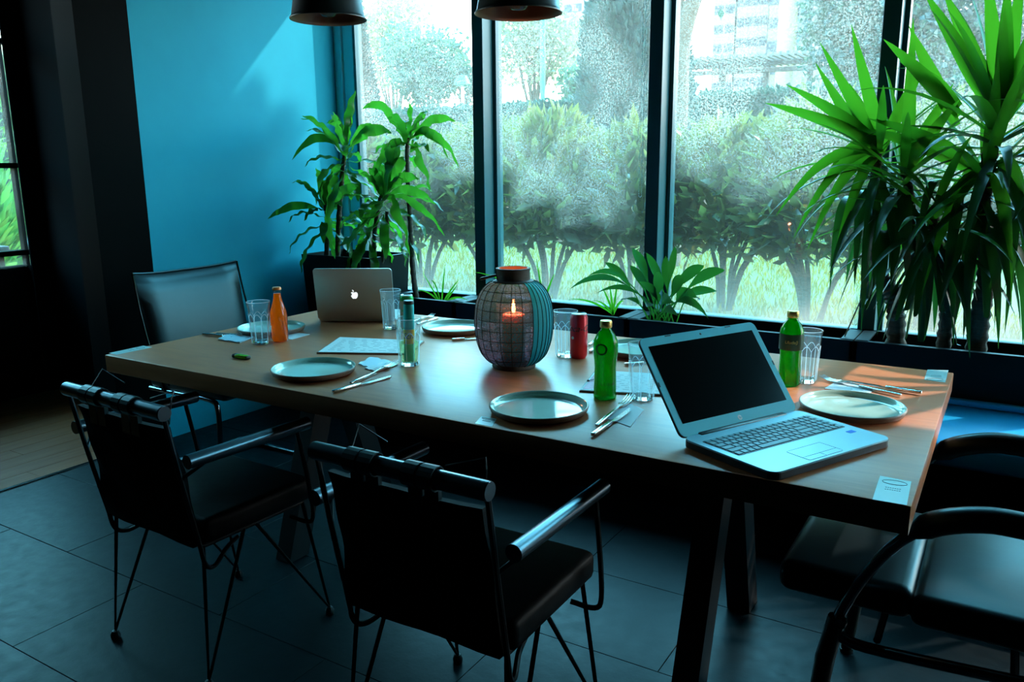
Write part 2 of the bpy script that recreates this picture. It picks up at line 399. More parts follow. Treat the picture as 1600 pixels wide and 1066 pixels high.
def wrap(me, r, ang0, z, rot90=False):
    for v in me.vertices:
        x, y, h = v.co
        if rot90: x, y = -y, x
        a = ang0 + x / r; v.co = ((r + h) * math.cos(a), (r + h) * math.sin(a), z + y)
    me.update(); return me
def fastmesh(name, V, Fq, mt):
    me = bpy.data.meshes.new(name); nV, nF, k = len(V), len(Fq), Fq.shape[1]
    me.vertices.add(nV); me.vertices.foreach_set('co', V.astype(np.float32).ravel())
    me.loops.add(nF * k); me.loops.foreach_set('vertex_index', Fq.astype(np.int32).ravel())
    me.polygons.add(nF); me.polygons.foreach_set('loop_start', np.arange(0, nF * k, k, dtype=np.int32))
    me.materials.append(mt); me.update(calc_edges=True); me.validate(); return me
def leaf_cloud(name, P, D, L, W, mt, parent=None, fold=.25):
    """one folded leaf (4 triangles' worth) per point P, along direction D"""
    n = len(P); D = D / np.linalg.norm(D, axis=1, keepdims=True)
    R = rng.normal(size=(n, 3)); Sd = np.cross(D, R); Sd /= np.linalg.norm(Sd, axis=1, keepdims=True) + 1e-9
    N = np.cross(Sd, D); L = np.asarray(L).reshape(-1, 1) * np.ones((n, 1)); W = np.asarray(W).reshape(-1, 1) * np.ones((n, 1))
    v0 = P; v1 = P + D * L * .5 - Sd * W * .5 + N * W * fold; v2 = P + D * L; v3 = P + D * L * .5 + Sd * W * .5 + N * W * fold; v4 = P + D * L * .5
    V = np.stack([v0, v1, v2, v3, v4], 1).reshape(-1, 3); b = (np.arange(n) * 5)[:, None]
    F = np.concatenate([b + np.array([[0, 4, 1]]), b + np.array([[4, 2, 1]]), b + np.array([[0, 3, 4]]), b + np.array([[4, 3, 2]])])
    me = fastmesh(name, V, F, M[mt]); return link(name, me, parent)

# ================================================================= ROOM
T = .75                     # table height
WY = 2.33                   # glass plane
XW = -3.5                   # teal wall
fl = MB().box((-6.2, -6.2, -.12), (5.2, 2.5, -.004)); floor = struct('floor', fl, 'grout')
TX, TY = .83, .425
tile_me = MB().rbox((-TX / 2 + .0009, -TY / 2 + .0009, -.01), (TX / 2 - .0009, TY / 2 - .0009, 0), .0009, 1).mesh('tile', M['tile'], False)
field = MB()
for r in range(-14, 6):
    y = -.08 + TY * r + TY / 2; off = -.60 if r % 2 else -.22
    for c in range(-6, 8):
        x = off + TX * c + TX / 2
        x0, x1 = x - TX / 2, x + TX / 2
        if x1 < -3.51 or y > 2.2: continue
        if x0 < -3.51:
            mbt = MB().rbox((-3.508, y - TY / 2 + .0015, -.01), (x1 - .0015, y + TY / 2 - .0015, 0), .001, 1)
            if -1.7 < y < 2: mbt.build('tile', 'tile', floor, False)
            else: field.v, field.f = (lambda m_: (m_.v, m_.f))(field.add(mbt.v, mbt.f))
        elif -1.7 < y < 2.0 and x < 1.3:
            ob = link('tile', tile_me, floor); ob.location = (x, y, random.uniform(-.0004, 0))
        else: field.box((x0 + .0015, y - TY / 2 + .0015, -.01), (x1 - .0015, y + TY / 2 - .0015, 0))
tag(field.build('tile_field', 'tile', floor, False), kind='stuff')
# wooden planks west of the tiles
struct('trim_1', MB().box((-3.525, -6, -.003), (-3.508, .68, .006)), 'dark_chrome')
for i in range(12):
    x = -3.535 - i * .125; y = -6 + random.uniform(0, 1)
    seg = [-6, -3.2 + random.uniform(-.4, .4), -1.4 + random.uniform(-.4, .4), .1 + random.uniform(-.4, .4), 1.22]
    for a, b in zip(seg, seg[1:]):
        MB().box((x - .122, a + .001, -.004), (x, b - .001, 0)).build('plank', 'plank', floor, False)
struct('ceiling', MB().box((-6.2, -6.2, 2.95), (5.2, 2.45, 3.05)), 'ceiling')
struct('wall_left', MB().box((XW - .14, .68, 0), (XW, 2.45, 2.95)), 'wall_teal', label='teal painted wall at the left end of the windows')
struct('trim_2', MB().box((XW - .16, .66, 0), (XW + .004, .925, 2.95)), 'black_paint', label='black pillar at the near end of the teal wall')
struct('wall_alcove', MB().box((-5.1, 1.225, 0), (XW - .14, 1.345, 2.95)), 'dark_wall', label='charcoal wall between the glass door and the black pillar')
struct('wall_back', MB().box((-6.2, -6.2, 0), (5.2, -6.08, 2.95)), 'dark_wall')
struct('wall_right', MB().box((5.0, -6.1, 0), (5.12, 2.45, 2.95)), 'dark_wall')
struct('wall_corner', MB().box((-5.22, 1.22, 0), (-5.06, 1.345, 2.95)).box((-5.22, -6.1, 0), (-5.06, -.6, 2.95)), 'black_paint')
# window wall: low parapet and head
struct('wall_windows', MB().box((XW, 2.2, 0), (5.1, 2.42, .60)).box((XW - .14, 2.2, 2.7), (5.1, 2.42, 2.95)), 'black_paint')
edges = [-3.41 + 1.005 * i for i in range(9)]
for i, x in enumerate(edges):
    w = thing('window_%d' % (i + 1), None, None, (x, WY, 0)); w['kind'] = 'structure'
    hw = .045 if i == 0 else .034
    if i == 0:
        MB().box((-.09, -.045, .6), (-.035, .05, 2.7)).build('window_jamb', 'jamb', w, False)
        MB().box((-.030, -.03, .6), (.045, .05, 2.7)).build('mullion', 'jamb', w, False)
        MB().box((.047, -.03, .62), (.066, .03, 2.68)).build('glazing_bead', 'frame', w, False)
    else:
        MB().rbox((-hw, -.13, .6), (hw, .05, 2.7), .002, 1).build('mullion', 'frame', w, False)
        MB().box((hw + .001, -.03, .62), (hw + .02, .03, 2.68)).build('glazing_bead', 'frame', w, False)
    if i < 8:
        MB().box((hw, -.05, .60), (1.005 - .034, .05, .635)).build('bottom_rail', 'frame', w, False)
        MB().box((hw, -.05, 2.66), (1.005 - .034, .05, 2.7)).build('top_rail', 'frame', w, False)
        MB().box((hw + .005, -.004, .63), (1.005 - .034, .004, 2.67)).build('pane', 'window_glass', w, False)
# glass door on the left side wall
dr = thing('door_1', None, None, (-5.0, -.1, 0)); dr['kind'] = 'structure'
for y0, y1 in ((-.5, .35), (.35, 1.25)):
    f = MB()
    f.box((-.05, y0, 0), (.02, y0 + .05, 2.7)).box((-.05, y1 - .05 if y1 < 1 else y1 - .01, 0), (.02, y1, 2.7))
    for z in (0, .86, 1.375, 2.08, 2.66): f.box((-.05, y0, z), (.02, y1, z + .03))
    f.build('door_frame', 'black_paint', dr, False)
    MB().box((-.02, y0 + .05, .08), (-.012, y1 - .02, 2.66)).build('pane', 'window_glass', dr, False)
MB().box((-.03, -.5, 0), (-.022, 1.25, .80)).build('lower_panel', 'screen', dr, False)
struct('trim_3', MB().box((-5.06, 1.115, 0), (-4.965, 1.225, 2.95)), 'black_paint')
struct('trim_4', MB().box((-4.964, 1.108, .05), (-4.956, 1.116, 2.7)), 'chrome')


# ================================================================= TABLE
tb = thing('dining_table', 'long warm brown wooden dining table on black steel legs, laid for lunch', 'table', (-1.231, .562, 0))
TL, TW = 2.463, 1.125
MB().rbox((-TL / 2, -TW / 2, T - .058), (TL / 2, TW / 2, T), .0025, 2).build('tabletop', 'table', tb)
for sx in (-.74, .73):
    for sy in (-1, 1):
        a = Vector((sx, sy * .03, T - .062)); b = Vector((sx, sy * .25, 0.003)); f = MB()
        h = .035; f.add([a + Vector(p) for p in ((-h, -.045, 0), (h, -.045, 0), (h, .045, 0), (-h, .045, 0))] + [b + Vector(p) for p in ((-h, -.045, 0), (h, -.045, 0), (h, .045, 0), (-h, .045, 0))],
              [(0, 1, 2, 3), (7, 6, 5, 4), (0, 4, 5, 1), (1, 5, 6, 2), (2, 6, 7, 3), (3, 7, 4, 0)])
        f.build('leg', 'steel_black', tb, False)
    MB().box((sx - .05, -.42, T - .068), (sx + .05, .42, T - .058)).build('mounting_plate', 'steel_black', tb, False)
# stickers on the tabletop corners
def sticker(pts, flip=False):
    c = sum(pts, Vector()) / 4
    P = [p - tb.location for p in pts]
    s_ = MB().add([(p.x, p.y, T + .0001) for p in P] + [(p.x, p.y, T + .0006) for p in P], [(4, 5, 6, 7), (0, 1, 5, 4), (1, 2, 6, 5), (2, 3, 7, 6), (3, 0, 4, 7)]).build('sticker', 'sticker', tb, False)
    s_['label'] = 'pale sticker with an oval emblem'
    u = (P[1] - P[0]); v = (P[3] - P[0]); o0 = P[0]; k = MB()
    pts2 = []
    for i in range(28):
        q = 2 * PI * i / 28; p = o0 + u * (.5 + .38 * math.cos(q)) + v * (.80 + .09 * math.sin(q)); pts2.append((p.x, p.y, T + .0008))
    k.tube(pts2, .0006, 4, True)
    k.build('oval_emblem', 'grey_print', s_, False)
    for hgt in (.56, .48):
        l_ = MB(); 
        for j in range(7):
            a = o0 + u * (.26 + .07 * j) + v * hgt; b = a + u * .045
            l_.tube([(a.x, a.y, T + .0008), (b.x, b.y, T + .0008)], .0005, 4)
        l_.build('print_line', 'grey_print', s_, False)
sticker([at(1363, 781, T), at(1417, 790, T), at(1424, 753, T), at(1375, 744, T)])
sticker([at(1482, 579, T), at(1449, 578, T), at(1444, 594, T), at(1477, 598, T)])
sticker([at(170, 552, T), at(182, 554.5, T), at(238, 543, T), at(224, 540.5, T)])
sticker([at(742, 662, T), at(769, 667, T), at(776, 655, T), at(752, 651, T)])

# ================================================================= CHAIRS
def strap_chair(label, loc, rz):
    c = thing('strap_armchair', label, 'chair', loc, rz, 'strap-backed armchairs on the near side of the table')
    MB().tube([(-.218, -.215, .78), (.218, -.215, .78)], .0195, 20).build('back_bar', 'steel_tube', c, ang=60)
    for s in (-1, 1):
        MB().lathe([(0, .003), (.0185, .003), (.0185, 0), (0, 0)], 20, (s * .2185, -.215, .78), Matrix.Rotation(s * PI / 2, 3, 'Y')).build('end_cap', 'steel_tube', c)
        MB().tube([(s * .255, -.19, .655), (s * .255, .20, .65)], .0185, 18).build('armrest', 'steel_tube', c, ang=60)
        # side frame: upright from bar to the U bend, arm link, front post
        up = smoothpath([(s * .215, -.213, .765), (s * .214, -.185, .60), (s * .212, -.15, .42), (s * .21, -.135, .345), (s * .20, -.10, .325), (s * .18, -.05, .345), (s * .17, .0, .36)], 4)
        MB().tube(up, .0065, 8).build('back_upright', 'steel_black', c)
        MB().tube([(s * .214, -.183, .60), (s * .254, -.14, .64)], .0055, 8).build('arm_link', 'steel_black', c)
        fp = smoothpath([(s * .255, .16, .64), (s * .256, .185, .50), (s * .255, .20, .375), (s * .24, .195, .345), (s * .19, .17, .36)], 4)
        MB().tube(fp, .0065, 8).build('arm_post', 'steel_black', c)
    fr = MB().tube([(-.20, -.13, .392), (.20, -.13, .392), (.20, .21, .392), (-.20, .21, .392)], .006, 8, True)
    fr.tube([(-.20, .02, .392), (.20, .02, .392)], .006, 8).tube([(-.2, -.13, .392), (0, .02, .386), (.2, -.13, .392)], .005, 8)
    fr.build('seat_frame', 'steel_black', c)
    for sx in (-1, 1):
        for a, b, ft in (((.20, .21), (.20, .04), (.218, .275)), ((.20, -.0), (.20, -.13), (.22, -.165))):
            l_ = MB().tube([(sx * a[0], a[1], .392), (sx * ft[0], ft[1], .022), (sx * b[0], b[1], .392)], .0058, 8)
            l_.lathe([(0, 0), (.013, .001), (.014, .012), (.009, .024), (0, .026)], 12, (sx * ft[0], ft[1], .0))
            l_.build('leg', 'steel_black', c)
    MB().rbox((-.222, -.135, .398), (.222, .24, .470), .02, 3).build('seat', 'leather', c)
    # sling back: slightly slack, wrapped round the bar with strap loops
    b = MB(); cen = []
    rows = 14; cols = 8; V = []; Fq = []
    for i in range(rows + 1):
        t = i / rows; z = .735 - t * .335; y = -.205 + .045 * t + .012 * math.sin(t * PI)
        for j in range(cols + 1):
            u = -1 + 2 * j / cols
            V.append((u * (.195 + .008 * t), y - .018 * (1 - u * u) * math.sin(PI * min(1, t + .1)) + .003 * math.sin(j * 5 + i), z))
    for i in range(rows):
        for j in range(cols):
            a = i * (cols + 1) + j; Fq.append((a, a + 1, a + cols + 2, a + cols + 1))
    k = len(V); V2 = [(x, y + .016, z) for x, y, z in V]; F2 = [tuple(reversed([i + k for i in f])) for f in Fq]
    rim = []
    for j in range(cols): rim += [(j + 1, j, k + j, k + j + 1)]
    for i in range(rows):
        a = i * (cols + 1); rim += [(a, a + cols + 1, k + a + cols + 1, k + a)]; a += cols; rim += [(a + cols + 1, a, k + a, k + a + cols + 1)]
    b.add(V + V2, Fq + F2 + rim).build('backrest', 'sling', c)
    for x0 in (-.105, -.065, .045, .085):
        w = .017; pts = []
        for i in range(17):
            q = PI * 2 * i / 16; pts.append((.0225 * math.cos(q), .0225 * math.sin(q)))
        st = MB(); vs = []; fs = []
        for (a, d) in pts: vs += [(x0 - w, -.215 + a, .78 + d), (x0 + w, -.215 + a, .78 + d), (x0 - w, -.215 + a * 1.13, .78 + d * 1.13), (x0 + w, -.215 + a * 1.13, .78 + d * 1.13)]
        for i in range(16):
            a = 4 * i; fs += [(a + 2, a + 3, a + 7, a + 6), (a, a + 4, a + 5, a + 1), (a, a + 2, a + 6, a + 4), (a + 1, a + 5, a + 7, a + 3)]
        st.add(vs, fs); st.box((x0 - w, -.214, .70), (x0 + w, -.203, .765)); st.build('strap', 'leather_shine', c, False)
    # small lacing cord tip
    MB().tube([(-.13, -.20, .79), (-.15, -.15, .83), (-.10, -.12, .79)], .0016, 6).build('cord', 'steel_black', c)
    MB().tube([(.08, -.16, .785), (.17, -.15, .815), (.185, -.17, .80), (.19, -.185, .74)], .0016, 6).build('cord', 'steel_black', c)
    return c
strap_chair('black strap-backed armchair at the middle of the near side, nearest to the viewer', (-.88, -.175, 0), 0)
strap_chair('black strap-backed armchair at the left of the near side, by the wood floor', (-1.815, -.165, 0), math.radians(-2))

# tubular armchair at the right end, faces -x
rc = thing('tubular_armchair', 'chrome tube armchair with black padded arms and seat at the right end of table', 'chair', (.1, .43, 0))
for s, y in ((-1, -.26), (1, .26)):
    P = [(.50, .59), (.40, .64), (.24, .672), (.08, .682), (.01, .678), (-.06, .655), (-.11, .62), (-.15, .57), (-.19, .50), (-.22, .43), (-.232, .385), (-.225, .36), (-.19, .348), (-.1, .35), (.12, .365), (.36, .38), (.47, .40), (.53, .46), (.55, .53)]
    pp = smoothpath([(x, y, z) for x, z in P], 4)
    MB().tube(pp, .0125, 12, True).build('side_loop', 'dark_chrome', rc)
    q = smoothpath([(x, y, z + .004) for x, z in P[1:7]], 5)
    n_ = len(q); rr = [.012 + .014 * min(1, min(i, n_ - 1 - i) / 3) for i in range(n_)]
    MB().tube(q, rr, 14).build('arm_pad', 'leather_shine', rc)
    # splayed front leg with a knuckle, plain rear leg
    for x0, x1 in ((-.232, -.275), (.50, .56)):
        f = MB().tube([(x0, y, .40), (x0 * .6 + x1 * .4, y - s * -.002, .30), (x1, y + s * .02, .012)], [.019, .021, .016], 10)
        f.tube([(x1, y + s * .02, .012), (x1, y + s * .02, .0)], .018, 10).build('leg', 'leg_wood', rc)
        MB().lathe([(0, -.012), (.012, -.01), (.014, 0), (.012, .01), (0, .012)], 12, (x0 + .01, y + s * .018, .40), Matrix.Rotation(PI / 2, 3, 'X')).build('knuckle', 'dark_chrome', rc)
MB().rbox((-.37, -.232, .41), (-.09, .232, .485), .028, 4).build('seat_front', 'leather_shine', rc)
MB().rbox((-.098, -.238, .405), (.37, .238, .478), .026, 4).build('seat', 'leather_shine', rc)
MB().rbox((-.02, -.24, -.03), (.035, .24, .40), .024, 3, Matrix.Translation((.40, 0, .50)) @ Matrix.Rotation(math.radians(12), 4, 'Y')).build('backrest', 'leather', rc)
MB().tube([(.1, -.26, .37), (.1, .26, .37)], .008, 8).tube([(-.15, -.26, .37), (-.15, .26, .37)], .008, 8).build('stretcher', 'dark_chrome', rc)

# leather chair at the left end, faces +x
lc = thing('leather_chair', 'black leather chair with a shiny panel back at the left end of table', 'chair', (-2.93, .84, 0))
V = []; Fq = []; R_, C_ = 12, 12
for layer in (0, 1):
    for i in range(R_ + 1):
        t = i / R_; z = .905 - .50 * t; x0 = -.195 + .10 * t
        for j in range(C_ + 1):
            u = -1 + 2 * j / C_
            hw = .275 - .02 * t; bow = -.018 * (1 - u * u); dent = .014 * (1 - u ** 4) * math.sin(PI * min(1, max(0, t * 1.05)))
            top = .012 * abs(u) ** 3 * (1 - t) ** 3
            puff = .028 if (abs(u) < .9 and 0 < t < 1) else .010
            V.append((x0 + bow + (puff if layer else -.006) + (dent if layer else 0), u * hw, z + top))
K = (R_ + 1) * (C_ + 1)
for i in range(R_):
    for j in range(C_):
        a = i * (C_ + 1) + j; Fq += [(a, a + C_ + 1, a + C_ + 2, a + 1), (K + a, K + a + 1, K + a + C_ + 2, K + a + C_ + 1)]
for j in range(C_): Fq += [(j, j + 1, K + j + 1, K + j)]; a = R_ * (C_ + 1) + j; Fq += [(a + 1, a, K + a, K + a + 1)]
for i in range(R_): a = i * (C_ + 1); Fq += [(a + C_ + 1, a, K + a, K + a + C_ + 1)]; a += C_; Fq += [(a, a + C_ + 1, K + a + C_ + 1, K + a)]
MB().add(V, Fq).build('backrest', 'leather_shine', lc, ang=70)
top = [(-.187 - .018 * (1 - u * u), u * .278, .909 + .012 * abs(u) ** 3) for u in [-1 + 2 * i / 16 for i in range(17)]]
MB().tube(top, .0045, 8).build('piping', 'leather_shine', lc)
for s in (-1, 1):
    MB().tube(smoothpath([(-.187, s * .28, .92), (-.155, s * .283, .76), (-.10, s * .285, .58), (-.02, s * .27, .44)], 5), .005, 8).build('back_rod', 'dark_chrome', lc)
    MB().tube(smoothpath([(-.20, s * .24, .40), (.0, s * .24, .40), (.20, s * .24, .40), (.25, s * .24, .36), (.24, s * .24, .15), (.23, s * .24, .03), (.19, s * .24, .012), (0, s * .24, .012), (-.22, s * .24, .012)], 4), .011, 10).build('leg_frame', 'dark_chrome', lc)
MB().tube([(-.22, -.24, .012), (-.22, .24, .012)], .011, 10).build('stretcher', 'dark_chrome', lc)
MB().rbox((-.19, -.25, .405), (.31, .25, .465), .022, 3).build('seat', 'leather_shine', lc)

# blue bench along the planters
be = thing('window_bench', 'long blue upholstered bench against the planters behind the table', 'bench', (.3, 1.64, 0))
MB().rbox((-2.9, -.27, .37), (2.9, .27, .45), .015, 3).build('seat', 'bench', be)
MB().rbox((-2.9, .235, .452), (2.9, .275, .475), .008, 2).build('back_edge', 'bench', be)
MB().box((-2.85, -.22, 0), (2.85, .25, .369)).build('base', 'black_paint', be, False)

# ================================================================= PLANTERS
PY0, PY1, PZ = 1.93, 2.195, .65
px_edges = [-2.86, -2.40, -1.40, -.40, .60, 1.60, 2.6, 3.6]
names = ['short black planter box beside the tall corner planter', 'black planter box behind the closed laptop lid and lantern', 'black planter box behind the red can, holding the peace lily',
         'black planter box behind the open laptop, with the palm at its left end', 'black planter box right of the table, under the tall palms', 'black planter box out to the right', 'black planter box far right']
for i in range(7):
    x0, x1 = px_edges[i] + .003, px_edges[i + 1] - .003
    p = thing('planter_box', names[i], 'planter', ((x0 + x1) / 2, (PY0 + PY1) / 2, 0), 0, 'black planter boxes under the windows'); hx = (x1 - x0) / 2; hy = (PY1 - PY0) / 2
    b = MB().box((-hx, -hy, 0), (hx, -hy + .012, PZ)).box((-hx, hy - .012, 0), (hx, hy, PZ)).box((-hx, -hy, 0), (-hx + .012, hy, PZ)).box((hx - .012, -hy, 0), (hx, hy, PZ))
    b.build('box', 'planter', p, False)
    r = MB().box((-hx, -hy - .004, PZ), (hx, -hy + .022, PZ + .006)).box((-hx, hy - .022, PZ), (hx, hy, PZ + .006)).box((-hx, -hy, PZ), (-hx + .05, hy, PZ + .006)).box((hx - .05, -hy, PZ), (hx, hy, PZ + .006))
    r.build('rim', 'planter', p, False)
    MB().box((-hx + .012, -hy + .012, .3), (hx - .012, hy - .012, PZ - .06)).build('soil', 'soil', p, False)
tp = thing('tall_planter', 'tall black square planter in the corner behind the closed laptop', 'planter', (-3.165, 2.02, 0)); tp.scale = (1, .66, 1)
w = .262
b = MB()
for q in range(4):
    b.add([Matrix.Rotation(q * PI / 2, 3, 'Z') @ Vector(p) for p in ((-w * .82, -w * .82, 0), (w * .82, -w * .82, 0), (w, -w, .87), (-w, -w, .87), (w - .02, -w + .02, .87), (-w + .02, -w + .02, .87), (w - .02, -w + .02, .78), (-w + .02, -w + .02, .78))], [(0, 1, 2, 3), (3, 2, 4, 5), (5, 4, 6, 7)])
b.build('box', 'planter', tp, False); MB().box((-w + .02, -w + .02, .6), (w - .02, w - .02, .80)).build('soil', 'soil', tp, False)

# ================================================================= PLANTS
def blade_pts(base, d, L, droop, n=9, wob=0):
    p = Vector(base); d = Vector(d).normalized(); out = [p.copy()]; side = d.cross(Vector((0, 0, 1)))
    if side.length < .05: side = Vector((random.uniform(-1, 1), random.uniform(-1, 1), 0))
    side.normalize(); sides = [side]
    for i in range(n):
        t = (i + 1) / n
        d = (d + Vector((0, 0, -1)) * droop * (t ** 1.2) * 2.2 / n).normalized()
        p = p + d * (L / n); s2 = (side + Vector((0, 0, wob * math.sin(t * 9 + L * 40)))).normalized()
        out.append(p.copy()); sides.append(s2)
    return out, sides
def bez_pts(a, b, arch, n=10):
    a = Vector(a); b = Vector(b); c = (a + b) / 2 + Vector(arch); out = []
    for i in range(n + 1):
        t = i / n; out.append(a * (1 - t) ** 2 + c * 2 * t * (1 - t) + b * t * t)
    d = b - a; side = d.cross(Vector((.1, 1, .15))); side.normalize()
    return out, [side] * (n + 1)
def prof_sword(n, w): return [w * (.5 + .5 * min(1, t * 3)) * (1 - max(0, (t - .25) / .75) ** 1.9) + .0006 for t in [i / n for i in range(n + 1)]]
def prof_oval(n, w, stalk=.25): return [max(.003, w * (math.sin(PI * max(0, min(1, (t - stalk) / (1 - stalk)))) ** .75)) if t < 1 else .0005 for t in [i / n for i in range(n + 1)]]
def leaf(parent, pts, sides, widths, mt, fold=.3, ruffle=0):
    m_ = MB(); ups = []
    for i, p in enumerate(pts):
        t = (pts[min(i + 1, len(pts) - 1)] - pts[max(i - 1, 0)]).normalized()
        u = sides[i].cross(t); u = u if u.z > 0 else -u; ups.append(u.normalized() if u.length > 1e-4 else Vector((0, 0, 1)))
    if ruffle:
        pts = [p + ups[i] * (ruffle * math.sin(i * 26 / len(pts))) for i, p in enumerate(pts)]
    m_.ribbon(pts, sides, widths, fold, ups)
    loc = parent.location; m_.v = [(x - loc.x, y - loc.y, z - loc.z) for x, y, z in m_.v]
    return m_.build('leaf', mt, parent)
def trunk(parent, pts, r0, r1, ringed=True, name='trunk', mt='bark'):
    P = smoothpath(pts, 10); n = len(P); rr = []
    for i in range(n):
        t = i / n; rr.append((r0 * (1 - t) + r1 * t) * (1 + (.09 if ringed else .03) * (1 if i % 2 else -1) + random.uniform(-.04, .04)))
    loc = parent.location
    return MB().tube([p - loc for p in P], rr, 9).build(name, mt, parent)
def rdir(az, el): return Vector((math.cos(az) * math.cos(el), math.sin(az) * math.cos(el), math.sin(el)))
def yucca_head(parent, c, n, L=.5, W=.026, lo=-.9, hi=1.35, wdir=None):
    c = Vector(c)
    for i in range(n):
        t = i / n; el = hi - (hi - lo) * t ** 1.1 + random.uniform(-.12, .12); az = i * 2.399 + random.uniform(-.3, .3)
        d = rdir(az, el)
        base = c - Vector((0, 0, .16 * t)) + Vector((d.x, d.y, 0)) * .012
        l_ = L * random.uniform(.75, 1.1); dr = .15 + .9 * t + random.uniform(0, .3)
        # keep foliage on the room side of the glass
        tip = base + d * l_
        if tip.y > 2.20: d = Vector((d.x, d.y * .15, d.z)).normalized()
        if tip.x < XW + .05: d.x *= .2
        pts, sd_ = blade_pts(base, d, l_, dr, 9)
        for p in pts: p.y = min(p.y, 2.17 + random.uniform(0, .01)); p.z = max(p.z, .67 if p.y > 1.92 else .8)
        leaf(parent, pts, sd_, prof_sword(9, W * random.uniform(.8, 1.1)), 'yucca_old' if t > .42 else 'yucca', .35)
def yucca_to(parent, head, tips, W=.026, yb=None):
    for (tx, ty, ya, arc) in tips:
        b_ = Vector(head) + Vector((random.uniform(-.01, .01), random.uniform(-.01, .01), random.uniform(-.05, .02)))
        t_ = aty(tx, ty, ya); pts, sd_ = bez_pts(b_, t_, (0, 0, arc)); leaf(parent, pts, sd_, prof_sword(10, W), 'yucca', .3)

YY = 2.02
yA = thing('yucca_palm', 'tall yucca palm with a forked trunk rising beside the dark window post', 'plant', (-.25, YY, .55), 0, 'yucca palms in the planters')
base = aty(1400, 540, YY)
trunk(yA, [base - Vector((0, 0, .10)), aty(1400, 500, YY), aty(1393, 458, YY), aty(1372, 420, YY), aty(1366, 350, YY - .02), aty(1370, 240, YY - .03)], .040, .020)
trunk(yA, [aty(1396, 462, YY), aty(1425, 440, YY), aty(1428, 395, YY - .02), aty(1420, 300, YY - .04), aty(1415, 262, YY - .04)], .026, .016)
h1 = aty(1375, 230, YY - .03); h2 = aty(1412, 268, YY - .04)
yucca_to(yA, h1, [(1330, 38, 1.95, -.01), (1281, 66, 2.0, .0), (1274, 98, 2.05, -.02), (1228, 132, 1.9, .02), (1195, 161, 1.85, .03), (1327, 130, 2.1, 0), (1447, 98, 2.1, .03)], .025)
yucca_to(yA, h1, [(1212, 338, 1.80, .20), (1240, 372, 1.85, .22), (1278, 305, 2.0, .18), (1262, 390, 1.9, .2), (1300, 420, 1.85, .25)], .022)
yucca_to(yA, h2, [(1427, 28, 1.95, 0), (1500, 155, 1.9, .05), (1490, 130, 2.0, 0), (1460, 210, 1.8, .06)], .025)
yucca_head(yA, h1, 26, .44, .019, -1.3, .7); yucca_head(yA, h2, 30, .44, .020, -1.4, .9)

yB = thing('yucca_palm', 'tallest yucca palm at the right edge, crown reaching above the picture', 'plant', (.0, YY, .55), 0, 'yucca palms in the planters')
trunk(yB, [aty(1520, 590, YY), aty(1530, 500, YY), aty(1542, 420, YY), aty(1535, 340, YY - .02), aty(1545, 250, YY - .04), aty(1560, 180, YY - .05)], .040, .024)
h3 = aty(1562, 190, YY - .05); h4 = aty(1540, 270, YY - .05)
yucca_to(yB, h3, [(1440, -20, 1.9, .02), (1470, -25, 2.0, .0), (1540, -60, 1.95, 0), (1600, -60, 1.95, 0), (1640, -20, 1.9, 0), (1575, -40, 1.85, 0), (1660, 60, 1.9, .04)], .030)
yucca_to(yB, aty(1500, 175, YY - .05), [(1380, 61, 1.9, .02), (1405, 95, 1.95, .03), (1420, 40, 2.05, 0)], .028)
yucca_to(yB, h4, [(1355, 185, 1.8, .05), (1330, 200, 1.95, .06), (1560, 90, 1.8, 0), (1610, 340, 1.8, .2), (1440, 460, 1.8, .3), (1580, 480, 1.8, .25)], .026)
yucca_head(yB, h3, 36, .55, .024, -.8, 1.3); yucca_head(yB, h4, 36, .5, .021, -1.45, .9)
yC = thing('yucca_palm', 'lower yucca palm between the other two, its old leaves hanging down', 'plant', (-.1, YY, .55), 0, 'yucca palms in the planters')
trunk(yC, [aty(1470, 575, YY), aty(1478, 500, YY), aty(1480, 430, YY), aty(1462, 380, YY - .04), aty(1458, 330, YY - .05)], .030, .018)
yucca_head(yC, aty(1458, 330, YY - .05), 46, .46, .020, -1.5, .9)
yD = thing('yucca_palm', 'yucca palm half out of the frame at the far right', 'plant', (.35, YY, .55), 0, 'yucca palms in the planters')
trunk(yD, [(.33, YY, .58), (.34, YY, .9), (.31, YY - .02, 1.2), (.33, YY - .04, 1.45)], .038, .022)
yucca_head(yD, (.33, YY - .04, 1.5), 32, .55, .03, -1.2, 1.3)
yE = thing('yucca_palm', 'unseen yucca palm added to the right to break up the sun', 'plant', (.95, YY, .55), 0, 'yucca palms in the planters')  # unseen palm added so its leaves filter the sun reaching the table
trunk(yE, [(.95, YY, .58), (.93, YY, 1.1), (.96, YY - .02, 1.7)], .038, .022)
yucca_head(yE, (.96, YY - .03, 1.75), 26, .55, .03, -1.0, 1.3)
